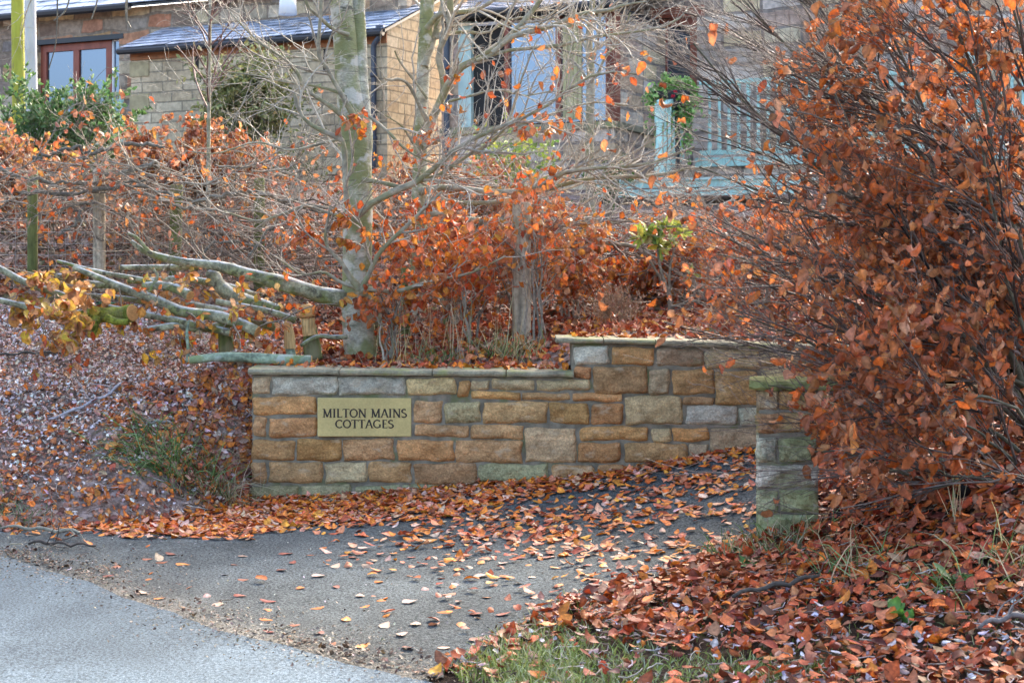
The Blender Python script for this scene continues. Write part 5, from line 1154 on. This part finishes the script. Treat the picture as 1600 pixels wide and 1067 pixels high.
# laid hedge of grey brush along the top of the bank
def tangle(mbb, mbt, box, K, L, r, ntw, c, el=.22):
    x0, x1, y0, y1, p0, p1 = box
    px = rng.uniform(x0, x1, K); py = rng.uniform(p0, p1, K); Y = rng.uniform(y0, y1, K)
    st_ = np.stack([(px-CX)/F*Y, Y, CH+(HZ-py)/F*Y], 1)
    a = rng.normal(0, .35, K)+np.where(rng.random(K) < .5, 0, np.pi); d = np.stack([np.cos(a), .5*np.sin(a), rng.normal(.05, el, K)], 1); d = unit(d)
    n = 9; Ls = (rng.uniform(L[0], L[1], K)/(n-1))[:, None]; out = [st_]
    for k in range(n-1):
        out.append(out[-1]+d*Ls); d = unit(d+rng.normal(0, .26, d.shape)+np.array([0, 0, -.03]))
    PT = np.stack(out, 1); RR = rng.uniform(r[0], r[1], K)[:, None]*np.linspace(1, .45, n)
    tubes(mbb, PT, RR, 6, c=twc(K, c, .3))
    a1, b1 = sprout(PT, RR, ntw, (.2, .6), (25, 65), n=6, wig=.18, bias=(0, 0, .05), rmin=.0018)
    a2, b2 = sprout(a1, b1, ntw*2, (.08, .25), (25, 60), n=5, wig=.2, rmin=.0014)
    for q, w in ((a1, b1), (a2, b2)): tubes(mbt, q, w, 4, c=twc(len(q), c, .35))
    return a2
lh = thing('laid_hedge', P(250, 430, 12.9), 'tangled grey brushwood of a laid hedge woven between the fence posts', 'hedge')
mb, mt = MB(), MB()
tw = tangle(mb, mt, (-60, 520, 12.0, 13.4, 258, 335), 64, (.4, 1.2), (.004, .010), 520, GRYT)
tw2 = tangle(mb, mt, (-60, 540, 12.3, 13.8, 320, 470), 120, (.5, 1.4), (.004, .010), 1000, (.17, .135, .105), .3)
for pts in ([(55, 247, 9), (100, 235, 9), (125, 232, 8), (150, 240, 7), (190, 228, 6)], [(110, 250, 9), (150, 240, 10), (180, 230, 10), (210, 226, 9), (260, 232, 6)], [(160, 275, 8), (200, 266, 10), (235, 256, 11), (248, 258, 12)],
            [(0, 262, 9), (40, 278, 9), (90, 285, 8), (150, 290, 7), (230, 280, 5)], [(30, 300, 8), (110, 302, 9), (190, 292, 8), (260, 300, 7), (330, 330, 5)], [(208, 300, 7), (250, 310, 8), (285, 325, 7), (330, 310, 6), (420, 300, 4)],
            [(300, 318, 8), (340, 306, 9), (380, 300, 8), (450, 310, 7), (530, 330, 5)], [(90, 366, 6), (120, 350, 6), (130, 325, 5), (145, 305, 4)], [(330, 430, 8), (320, 400, 6), (345, 375, 6), (420, 385, 4), (470, 350, 3)], [(390, 400, 6), (430, 350, 6), (470, 325, 5), (520, 335, 4)]):
    p, r = trace(pts, (12.2, 12.4), 22); p = p+rng.normal(0, .012, p.shape); r = r*.72*(1+.15*rng.normal(size=22)); tubes(mb, p, r, 8, c=twc(1, (.16, .15, .12))[0], cap=True, lump=.04)
mb.build('branches', TW, lh, smooth=True); tag(mt.build('twigs', TW, lh), kind='stuff')
mb = MB(); hang(mb, tw, 900, (.05, .08), OR2+BRN, keep=lambda p: rng.random(len(p)) < .8); hang(mb, tw2, 620, (.05, .08), BEECH+OR2); mb.build('leaves', LEAF, lh)
br = thing('brushwood', P(800, 470, 13.3), 'low dark tangle of twigs behind the beech plants and stakes', 'brushwood')
mb, mt = MB(), MB()
tw = tangle(mb, mt, (440, 1250, 12.3, 14.0, 360, 505), 80, (.4, 1.2), (.004, .009), 480, (.15, .12, .095), .4)
tangle(mb, mt, (560, 1150, 13.5, 15.0, 270, 380), 60, (.5, 1.4), (.004, .009), 360, TWC, .3)
mb.build('branches', TW, br, smooth=True); tag(mt.build('twigs', TW, br), kind='stuff')
mb = MB(); hang(mb, tw, 900, (.05, .08), BEECH); mb.build('leaves', LEAF, br)

# ------------------------------------------------------------------ fence posts, stakes and wire
def post(name, label, px, pt, pbm, w, Y, mat, grp=None, lean=0):
    b = P(px, pbm, Y); b[2] = float(h_up(b[0], b[1]))-.12; zt = P(px, pt, Y)[2]; n = 9; t = np.linspace(0, 1, n)
    PT = np.stack([b[0]+lean*t, np.full(n, b[1]), b[2]+(zt-b[2])*t], 1); r = w/2/F*Y
    mb = MB(); tubes(mb, np.vstack([PT, PT[-1]+ZZ*.008]), np.r_[np.full(n, r)*(1+.03*rng.normal(size=n)), r*.85], 14, cap=True, lump=.02)
    return tag(mb.build(name, MATS[mat], smooth=True, loc=b), label, 'post', grp)
post('fence_post', 'tall pale round timber post with orange beech leaves round its top half', 815, 318, 530, 30, 11.1, 'post_wood')
fg = 'mossy stakes of the wire fence'
post('fence_post', 'mossy green stake close to the right of the stout beech trunk', 634, 420, 545, 15, 11.4, 'mossy_post', fg)
post('fence_post', 'mossy green stake left of the tall round post', 702, 370, 528, 20, 11.8, 'mossy_post', fg)
post('fence_post', 'mossy fence post between the picture edge and the light brown post', 51, 268, 425, 16, 12.7, 'mossy_post', fg)
post('fence_post', 'light brown fence post standing clear of the brush above the mossy log', 155, 265, 425, 19, 12.6, 'post_wood', fg)
post('fence_post', 'half mossy fence post behind the tip of the felled trunk', 272, 290, 430, 19, 12.6, 'mossy_post', fg, .02)
post('fence_post', 'green fence post behind the felled trunk where it nears the stout beech', 405, 280, 425, 17, 12.7, 'mossy_post', fg)
wf = thing('wire_fence', P(300, 430, 12.75), 'thin square mesh wire fence strung along the stakes behind the brush', 'fence')
mb = MB()
for py in (345, 362, 380, 398, 415, 430):
    xs_ = np.linspace(-80, 640, 30); PT = np.array([P(x, py+.8*math.sin(x/60), 12.72-.0009*max(0, x-400)) for x in xs_]); tubes(mb, PT, np.full(30, .0016), 4)
tubes(mb, np.array([[P(x, 340, 12.71-.0009*max(0, x-400)), P(x, 385, 12.71-.0009*max(0, x-400)), P(x, 432, 12.71-.0009*max(0, x-400))] for x in np.arange(-80, 640, 26)]), np.full((28, 3), .0013), 4)
for s in range(12):
    x = 640+s*14; PT = np.array([P(x, y, 11.5+.002*(x-640)) for y in (440, 490, 535)])
    tubes(mb, PT+np.array([[.0, 0, 0], [.01, 0, 0], [0, 0, 0]]), np.full(3, .0013), 4)
for py in (455, 475, 495, 515): tubes(mb, np.array([P(x, py+1.5*math.sin(x/15), 11.5+.002*(x-640)) for x in np.linspace(634, 812, 14)]), np.full(14, .0013), 4)
mb.build('wires', MATS['wire'], wf)

# ------------------------------------------------------------------ leaf litter
LT_MIX = (LT_FLAT[0]+LT_CURL[0][:12], LT_FLAT[1], LT_FLAT[2])
def scat(x0, x1, y0, y1, n, dens, h):
    x = rng.uniform(x0, x1, n); y = rng.uniform(y0, y1, n); z = h(x, y)
    px, py = PROJ(np.stack([x, y, z], 1)); k = rng.random(n) < dens(x, y, px, py)
    return x[k], y[k]
def clump(x, y, a=5., b=7.): return .5+.5*np.sin(x*a+1.7*np.sin(y*b*.6))*np.sin(y*b+1.1*np.sin(x*a*.7))
mb = MB()                                                # bank on the left
inb = lambda x, y: ((x < -1.70) | (y > wall_y_at(x)+.28))
fr_amt = lambda px, py: np.clip(1.3-(py-500)/225.-np.clip(px-190, 0, 999)/480., .06, .95)
x, y = scat(-6.5, -1.66, 8.5, 12.2, 38000, lambda x, y, px, py: inb(x, y)*np.clip(.35+.65*clump(x, y, 9, 11), 0, 1)*(1-fr_amt(px, py))*np.where(px > 300, 1, .62), h_up)
lie(mb, x, y, h_up, (.028, .066), BANK, tilt=.34, lift=.035, pw=(3, 2, 3, 1.6, 1.5, 1.6, 1.3))
x, y = scat(-6.5, -1.66, 8.5, 12.2, 66000, lambda x, y, px, py: inb(x, y)*fr_amt(px, py), h_up)
lie(mb, x, y, h_up, (.013, .045), FROST, tilt=.26, lift=.035)
x = -1.63-rng.exponential(.26, 4200); y = rng.uniform(9.55, 10.35, 4200); k = inb(x, y) & (x > -3)
lie(mb, x[k], y[k], h_up, (.035, .08), BANK+BANK+FROST[2:], tilt=.4, lift=.045)
x, y = scat(-7.5, 3, 12.0, 17, 26000, lambda x, y, px, py: .25+.75*clump(x, y, 4, 5), h_up)
lie(mb, x, y, h_up, (.04, .09), [(.13, .06, .04), (.20, .09, .05), (.09, .05, .035), (.26, .11, .05), (.12, .10, .05), (.32, .10, .035)], tilt=.5, lift=.06)
tag(mb.build('bank_leaf_litter', LIT), kind='stuff')
mb = MB()                                                # bed behind the wall
x, y = scat(-1.66, 4.0, 9.9, 14.5, 13000, lambda x, y, px, py: (y > wall_y_at(x)+.30)*np.where(y < 11.8, 1, .45), h_up)
lie(mb, x, y, h_up, (.05, .088), BED, tilt=.45, lift=.05)
x = rng.uniform(-1.6, 1.9, 420); zc = P(0, 1, 1)
pxs_ = CX+x*F/9.85; y = YW(pxs_)+rng.uniform(.10, .34, 420)
topz = np.where(pxs_ < 890, np.interp(pxs_, [389, 896], [575.2, 579.8]), np.interp(pxs_, [869, 1024, 1172, 1484], [527, 530, 535, 546]))
hc = lambda xx, yy: CH+(HZ-np.where(CX+xx*F/9.85 < 890, np.interp(CX+xx*F/9.85, [389, 896], [575.2, 579.8]), np.interp(CX+xx*F/9.85, [869, 1024, 1172, 1484], [527, 530, 535, 546])))/F*YW(CX+xx*F/9.85)
lie(mb, x, y, hc, (.05, .085), BED+DRIVE[:2], tilt=.25, lift=.014)
tag(mb.build('bed_leaf_litter', LIT), kind='stuff')
mb = MB()                                                # verge on the right
vz = lambda x, y: (y < verge_y(x)+.03)*(edge_s(x, y) > .16)
def vd(x, y, px, py):
    gr_ = np.exp(-(((px-880)/190)**2+((py-1060)/75)**2)**2)+np.exp(-(((px-1050)/230)**2+((py-1050)/30)**2)**2)
    return vz(x, y)*np.clip(.96-.75*gr_, .12, 1)
x, y = scat(-.6, 4.6, 4.7, 9.6, 34000, vd, h_low)
px, py = PROJ(np.stack([x, y, h_low(x, y)], 1)); fz = rng.random(len(x)) < np.clip((py-905)/420, 0, .24)
lie(mb, x[~fz], y[~fz], h_low, (.022, .088), VERGE, tilt=.26, lift=.05, LT=LT_MIX, jit=.28, pw=(3, 2, 3, 2, 1.6, 2.4, 1))
lie(mb, x[fz], y[fz], h_low, (.02, .05), [(.40, .34, .36), (.48, .44, .48), (.30, .22, .21)], tilt=.2, lift=.045, LT=LT_MIX)
tag(mb.build('verge_leaf_litter', LIT), kind='stuff')
mb = MB()                                                # drifts on the drive
WB = lambda px: np.interp(px, [395, 560, 750, 950, 1080, 1180, 1260], [780, 772, 757, 738, 715, 697, 684])
def dd(x, y, px, py):
    d = py-WB(px); ok = on_drive(x, y)*(d > -1)*((px > 395) | (py > 775))
    band = np.interp(px, [60, 200, 400, 700, 820, 1000, 1180], [30, 52, 56, 50, 32, 22, 16])
    lo = np.where(px < 395, py-790, d)
    a = np.where(lo < band, 1., 0)*np.clip((band+8-lo)/22, 0, 1)
    right = np.clip((px-480)/260, 0, 1)*np.interp(py, [690, 780, 850, 880, 960], [.32, .38, .30, .14, .02])*(.14+1.2*clump(x, y, 3.1, 7.3))
    left = np.where((px < 395) & (py < 845), np.interp(px, [0, 100, 250], [.0, .25, .7]), 0)*np.clip((848-py)/26, 0, 1)
    return ok*np.clip(np.maximum(np.maximum(a, right), np.maximum(left, .0015)), 0, 1)
x, y = scat(-4.2, 2.4, 5.6, 10.0, 42000, dd, lambda a, b: h_low(a, b))
lie(mb, x, y, lambda a, b: h_low(a, b)+.003, (.04, .080), DRIVE, tilt=.13, lift=.014, LT=LT_FLAT)
tag(mb.build('drive_leaf_litter', LIT), kind='stuff')
# crumbs of soil, twig and leaf washed along the road edge
mb = MB(); n = 1500; s = rng.uniform(-2.0, 4.2, n); t = np.abs(rng.normal(0, .07, n))*(1+1.1*clump(s, s*0+1, 6, 3))+.01
q = e0+ed*s[:, None]+en*(t+.03*np.sin(s*2.3)+.015*np.sin(s*7.7+1)+.02*s*(s-3.1)*.5)[:, None]
k = (rng.random(n) < .25+.75*(np.sin(s*5)+np.sin(s*2.1+1) > .1)) & (q[:, 1] > 5.3); q = q[k]
lie(mb, q[:, 0], q[:, 1], lambda a, b: h_low(a, b)+.008, (.008, .034), [(.09, .05, .03), (.16, .09, .055), (.05, .03, .02), (.24, .14, .08)], tilt=.3, lift=.006, LT=LT_FLAT)
x, y = scat(-3.6, 1.2, 5.4, 9.0, 1500, lambda x, y, px, py: on_drive(x, y)*.6, h_low)
lie(mb, x, y, lambda a, b: h_low(a, b)+.006, (.006, .018), [(.07, .05, .04), (.20, .16, .12), (.42, .40, .36)], tilt=.3, lift=.004, LT=LT_FLAT)
n = 5200; s = rng.uniform(-2.4, 4.2, n); t = rng.normal(.06, .13, n)*(1+.8*clump(s, s*0+2, 5, 3))
q = e0+ed*s[:, None]+en*(t+.03*np.sin(s*2.3)+.015*np.sin(s*7.7+1)+.02*s*(s-3.1)*.5)[:, None]; k = (q[:, 1] > 5.3) & (rng.random(n) < .3+.7*(np.sin(s*3.1+.4) > -.2)); q = q[k]
lie(mb, q[:, 0], q[:, 1], lambda a, b: h_low(a, b)+.016, (.006, .020), [(.20, .16, .11), (.15, .12, .085), (.25, .21, .16), (.08, .06, .045)], tilt=.3, lift=.003, LT=LT_FLAT)
tag(mb.build('edge_debris', LIT), kind='stuff')
mb = MB()                                                # bits of dead twig and stem among the litter
for (n, reg, hh, L) in ((1500, (-6, -1.7, 8.7, 11.8), h_up, (.03, .16)), (1500, (-.4, 3.6, 4.9, 8.6), h_low, (.03, .15)), (260, (-3.4, .6, 5.5, 8.6), h_low, (.02, .10))):
    x = rng.uniform(reg[0], reg[1], n); y = rng.uniform(reg[2], reg[3], n)
    k = inb(x, y) if hh is h_up else (vz(x, y) if n > 1000 else on_drive(x, y)*(edge_s(x, y) < .35)) ; k = k > 0
    x, y = x[k], y[k]; n = len(x); a = rng.uniform(0, 6.28, n); l = rng.uniform(L[0], L[1], n)
    pts = []
    for q in np.linspace(-.5, .5, 5):
        xx = x+np.cos(a+q*.5)*l*q; yy = y+np.sin(a+q*.5)*l*q; pts.append(np.stack([xx, yy, hh(xx, yy)+(.03 if n > 300 else .008)+rng.uniform(0, .012, n)], 1))
    tubes(mb, np.stack(pts, 1), np.repeat(rng.uniform(.0014, .0032, (n, 1)), 5, 1), 4, c=np.clip(pick([(.28, .22, .18), (.10, .07, .05), (.42, .36, .33), (.19, .14, .10)], n), .02, .8))
tag(mb.build('twig_litter', TW), kind='stuff')
# single leaves lying on the open tarmac
kinds = [('pale pinkish tan beech leaf lying flat and alone on the open grey tarmac', (.56, .36, .26)), ('bright orange beech leaf lying alone on the open grey tarmac', (.58, .20, .035)),
         ('dark red brown beech leaf lying alone on the open grey tarmac', (.26, .06, .035)), ('rusty mid brown beech leaf lying alone on the open grey tarmac', (.42, .15, .07))]
protos = []
for lb, c in kinds:
    for k in range(4):
        m_ = MB(); add_leaves(m_, np.zeros((1, 3)), np.array([[1., 0, 0]]), np.array([[0, 0, 1.]]), np.array([1.]), pick([c], 1, .12), LT_FLAT)
        o = m_.build('fallen_leaf', LIT, smooth=True); protos.append((lb, o))
spots = []
while len(spots) < 96:
    px, py = rng.uniform(170, 1150), rng.uniform(858, 1020)
    Y = 1.48*F/(py-HZ); x = (px-CX)/F*Y
    if edge_s(x, Y) < .05 or Y < verge_y(x)+.1 or rng.random() > np.interp(px, [170, 500, 800, 1100], [.25, .5, .9, 1]): continue
    if any((x-a)**2+((Y-b)*.6)**2 < .012 for a, b in spots): continue
    spots.append((x, Y))
for i, (x, Y) in enumerate(spots):
    lb, src = protos[i % len(protos)]
    o = src if i < len(protos) else src.copy()
    if i >= len(protos): col.objects.link(o)
    s = float(rng.uniform(.055, .085)); o.scale = (s, s, s*.6)
    o.location = (x, Y, float(h_low(np.array(x), np.array(Y)))+.007+s*.02); o.rotation_euler = (float(rng.normal(0, .05)), float(rng.normal(0, .05)), float(rng.uniform(0, 6.28)))
    tag(o, lb, 'leaf', lb.split(' lying')[0]+'s on the tarmac')

# ------------------------------------------------------------------ grass, weeds, sticks
def tuft(name, label, x, y, h, n, L, rad, pal, w=.0032, droop=.45, up=1.3, grp=None, cat='grass tuft', lean=(0, 0)):
    b = np.stack([x+rng.normal(0, rad, n), y+rng.normal(0, rad*.8, n)], 1); z = h(b[:, 0], b[:, 1])
    d = np.stack([rng.normal(lean[0], .5, n), rng.normal(lean[1], .5, n), np.full(n, up)], 1)
    mb = MB(); blades(mb, np.c_[b, z-.01], rng.uniform(L[0], L[1], n), w, d, pal, droop)
    z0 = float(h(np.array(x), np.array(y)))
    return tag(mb.build(name, MATS['grass'], smooth=True, loc=(x, y, z0)), label, cat, grp)
def tuft_px(name, label, px, py, Y, h, *a, **k):
    p = P(px, py, Y); return tuft(name, label, p[0], p[1], h, *a, **k)
GG = [(.10, .20, .06), (.16, .27, .09), (.07, .14, .04), (.24, .30, .14)]
tuft_px('grass_tuft', 'fresh green grass tuft on the leafy bank left of the wall', 250, 735, 9.65, h_up, 260, (.18, .40), .13, GG, up=.7, lean=(-.3, -.5))
tuft_px('grass_tuft', 'green grass tuft hanging on the bank beside the wall end', 335, 715, 9.8, h_up, 220, (.18, .38), .10, GG, up=.6, lean=(-.2, -.5))
tuft_px('grass_tuft', 'dry straw coloured tussock drooping against the end of the wall', 372, 745, 9.85, h_up, 420, (.22, .48), .07, STRAW, up=.5, droop=.7, lean=(-.1, -.7))
tuft_px('grass_tuft', 'frosty grey green tuft at the picture edge above the road', 20, 790, 8.95, h_up, 150, (.06, .14), .12, [(.18, .22, .13), (.26, .29, .22), (.12, .16, .07)], up=.9)
tuft_px('grass_tuft', 'green grass tuft on the wall top right of the stout trunk', 660, 568, 10.5, h_up, 150, (.10, .22), .13, GRASSP, up=.9)
tuft_px('grass_tuft', 'straw and green tuft at the foot of the tall round post', 795, 560, 10.55, h_up, 190, (.12, .28), .10, GRASSP+STRAW, up=1.1)
tuft_px('grass_tuft', 'small green sprig on the high wall top right of the dry brown weed', 1098, 530, 10.3, h_up, 110, (.05, .12), .07, [(.14, .24, .12), (.22, .3, .16)], up=.6)
tuft_px('dry_grass', 'tall bleached grass stems standing in front of the stout trunk', 640, 560, 10.6, h_up, 34, (.35, .62), .16, STRAW, w=.0022, droop=.10, up=2.6, cat='dry grass')
tuft_px('dry_grass', 'tall bleached grass stems standing in front of the mossy stakes', 730, 556, 10.6, h_up, 34, (.32, .6), .16, STRAW, w=.0022, droop=.12, up=2.4, cat='dry grass')
tuft_px('grass_tuft', 'tangled grey green grass at the foot of the gate pillar', 1225, 842, 7.86, h_low, 170, (.08, .24), .12, GRASSP+STRAW, up=1.0, droop=.6)
tuft_px('grass_tuft', 'yellow green tuft on the corner of the verge beside the gate pillar', 1165, 862, 7.6, h_low, 220, (.08, .18), .10, GRASSP+STRAW[:1], up=.8)
tuft_px('grass_tuft', 'long bright green blades drooping over the leaf litter right of the pillar', 1330, 905, 6.7, h_low, 60, (.15, .34), .10, GG+STRAW[:1], up=.7, droop=.5)
tuft_px('grass_tuft', 'pale dry blades bent over the leaf litter in the middle of the verge', 1385, 905, 6.7, h_low, 26, (.12, .30), .10, STRAW+GG[:1], up=.7, droop=.5)
tuft_px('grass_tuft', 'straw coloured tuft at the right edge of the leafy verge', 1590, 900, 6.45, h_low, 80, (.12, .30), .12, STRAW+GRASSP, up=.9, droop=.5)
tuft_px('grass_tuft', 'pale stalks standing in the leaves under the beech bush', 1497, 830, 7.1, h_low, 8, (.3, .5), .03, STRAW, up=2.6, droop=.05, w=.0028)
tuft_px('grass_tuft', 'mixed green and straw tuft behind the broad leaved weed', 1470, 940, 6.3, h_low, 50, (.12, .26), .12, GG+STRAW[:1], up=.7, droop=.5)
# turf at the near corner of the verge
mb = MB(); n = 52000; x = rng.uniform(-.6, 2.6, n); y = rng.uniform(4.9, 6.9, n); z = h_low(x, y); px, py = PROJ(np.stack([x, y, z], 1))
gd_ = np.maximum(np.exp(-(((px-880)/170)**2+((py-1060)/70)**2)**2), np.exp(-(((px-1060)/260)**2+((py-1062)/36)**2)**2))
gd_ = np.maximum(gd_, .075*(py > 900)*(px < 1600)); k = (rng.random(n) < gd_*(.35+.65*clump(x, y, 6, 8))) & (edge_s(x, y) > .1) & (y < verge_y(x)+.02)
x, y, z, px, py = x[k], y[k], z[k], px[k], py[k]; n = len(x)
fro = [(.20, .26, .06), (.29, .33, .12), (.36, .40, .24), (.13, .17, .04)]
blades(mb, np.stack([x, y, z-.005], 1), np.where(px < 920, rng.uniform(.04, .10, n), rng.uniform(.025, .06, n)), .0026, np.stack([rng.normal(0, .5, n), rng.normal(-.1, .5, n), np.ones(n)], 1), fro, .4)
tag(mb.build('verge_grass', MATS['grass'], smooth=True), kind='stuff')
# broad leaved weeds
def weed(name, label, px, py, Y, h, n, size, pal, LT=LT_ROUND):
    b = P(px, py, Y); b[2] = float(h(np.array(b[0]), np.array(b[1])))+.03; rt = thing(name, b, label, 'weed')
    a = rng.uniform(0, 6.28, n); d = np.stack([np.cos(a), np.sin(a)*.7-.3, rng.uniform(.15, .5, n)], 1); sz = rng.uniform(size[0], size[1], n)
    mb = MB(); add_leaves(mb, b+unit(d)*sz[:, None]*.6, d, np.tile([0., -.3, 1.], (n, 1))+rng.normal(0, .2, (n, 3)), sz, pick(pal, n, .12), LT); mb.build('leaves', GRN, rt, smooth=True)
    mb = MB(); s_ = np.linspace(0, 1, 4)[None, :, None]; tubes(mb, (b-ZZ*.03)[None, None]*(1-s_)+(b+unit(d)*sz[:, None]*.3)[:, None]*s_, np.full((n, 4), .002), 4, c=(.15, .2, .06)); mb.build('stalks', TW, rt)
weed('dock_plant', 'broad bright green leaved weed low on the leafy verge', 1405, 975, 6.05, h_low, 8, (.06, .095), [(.08, .19, .03), (.10, .22, .045)])
weed('dock_plant', 'narrow dark green leaved weed above the broad leaved one', 1490, 938, 6.35, h_low, 7, (.07, .11), [(.05, .13, .025), (.065, .15, .035)], LT_FLAT)
weed('bramble_sprig', 'small green leafy sprig among fallen leaves by the verge corner', 1175, 890, 7.15, h_low, 9, (.05, .08), [(.12, .24, .06), (.09, .18, .05)], LT_SMALL)
weed('bramble_sprig', 'blue green leafy sprig below the light brown fence post', 165, 412, 12.1, h_up, 14, (.07, .10), [(.05, .17, .08), (.07, .21, .10)], LT_SMALL)
weed('bramble_sprig', 'blue green leafy sprig between the first two fence posts at the picture edge', 85, 395, 12.2, h_up, 12, (.07, .10), [(.05, .17, .08), (.06, .19, .09)], LT_SMALL)
# sticks
def stick(label, pts, Y, h, c, lift=.03):
    p, r = trace(pts, Y, 12); p[:, 2] = h(p[:, 0], p[:, 1])+lift+.02*np.abs(np.sin(np.arange(12)*.9))
    mb = MB(); tubes(mb, p, r, 6, c=c, cap=True, lump=.08)
    a1, b1 = sprout(p[None], r[None]*.7, 5, (.08, .2), (25, 55), n=5, wig=.2, bias=(0, 0, .2), rmin=.0015); tubes(mb, a1, b1, 4, c=c)
    tag(mb.build('stick', TW, smooth=True, loc=p[6]), label, 'stick')
stick('bare dark stick lying on the frosty litter at the picture edge', [(-10, 525, 4), (25, 540, 4), (60, 552, 5), (98, 555, 4)], (10.9, 10.9), h_up, (.07, .06, .05))
stick('pale frosted stick lying aslant down the leafy bank', [(195, 590, 5), (170, 618, 5), (130, 645, 5), (75, 672, 4)], (10.4, 9.9), h_up, (.34, .33, .35))
stick('thin grey stick on the litter halfway down the bank', [(270, 668, 4), (240, 678, 5), (225, 690, 3)], (9.9, 9.8), h_up, (.22, .2, .18))
stick('forked bare twig lying at the left end of the driveway', [(0, 842, 3), (40, 825, 5), (64, 812, 6), (100, 822, 6), (122, 838, 5), (125, 852, 3)], (8.6, 8.4), h_low, (.22, .20, .15), .035)
stick('dark wet twig lying on the tarmac edge near the forked twig', [(45, 850, 4), (75, 846, 5), (110, 848, 4), (150, 852, 3)], (8.2, 8.1), h_low, (.07, .055, .045), .02)
stick('dark stick half buried in the red leaves of the near verge', [(1145, 955, 6), (1190, 943, 8), (1240, 928, 8), (1280, 915, 5)], (6.4, 6.6), h_low, (.06, .05, .04), .05)
stick('knobbly grey stick at the right edge of the near verge', [(1530, 1008, 6), (1560, 1003, 9), (1600, 990, 10), (1640, 985, 8)], (5.8, 5.9), h_low, (.16, .14, .13), .06)
# ------------------------------------------------------------------ camera, sky and sun
cd = bpy.data.cameras.new('camera'); cam = bpy.data.objects.new('camera', cd); col.objects.link(cam)
cam.location = (0, 0, CH); cam.rotation_euler = (math.radians(90), 0, 0)
cd.sensor_width = 36; cd.lens = 36*F/1600; cd.shift_y = -(533.5-HZ)/1600; cd.clip_start = .1; cd.clip_end = 2000
cd.dof.use_dof = True; cd.dof.focus_distance = 9.0; cd.dof.aperture_fstop = 7.1
scene.camera = cam
EL, AZ = math.radians(27), math.radians(22)          # azimuth clockwise from straight ahead
w = bpy.data.worlds.new('World'); scene.world = w; w.use_nodes = True
nt = w.node_tree; nt.nodes.clear()
sk = nt.nodes.new('ShaderNodeTexSky'); sk.sky_type = 'NISHITA'; sk.sun_disc = False; sk.sun_elevation = EL; sk.sun_rotation = AZ
sk.air_density = .75; sk.dust_density = 5.0; sk.ozone_density = .3
bg = nt.nodes.new('ShaderNodeBackground'); bg.inputs['Strength'].default_value = .15
ow = nt.nodes.new('ShaderNodeOutputWorld'); nt.links.new(sk.outputs[0], bg.inputs[0]); nt.links.new(bg.outputs[0], ow.inputs[0])
sd = np.array([math.sin(AZ)*math.cos(EL), math.cos(AZ)*math.cos(EL), math.sin(EL)])
import mathutils
sl = bpy.data.lights.new('sun', 'SUN'); sl.energy = 1.0; sl.angle = math.radians(10); sl.color = (1, .93, .82)
so = bpy.data.objects.new('sun', sl); col.objects.link(so); so.rotation_euler = mathutils.Vector(sd).to_track_quat('Z', 'Y').to_euler(); so.location = (8, 10, 12)
vs = scene.view_settings; scene.display_settings.display_device = 'sRGB'; vs.view_transform = 'Standard'; vs.look = 'None'; vs.gamma = 1; vs.exposure = 2.75
scene.cycles.max_bounces = 8; scene.cycles.transparent_max_bounces = 8
scene.cycles.use_denoising = True
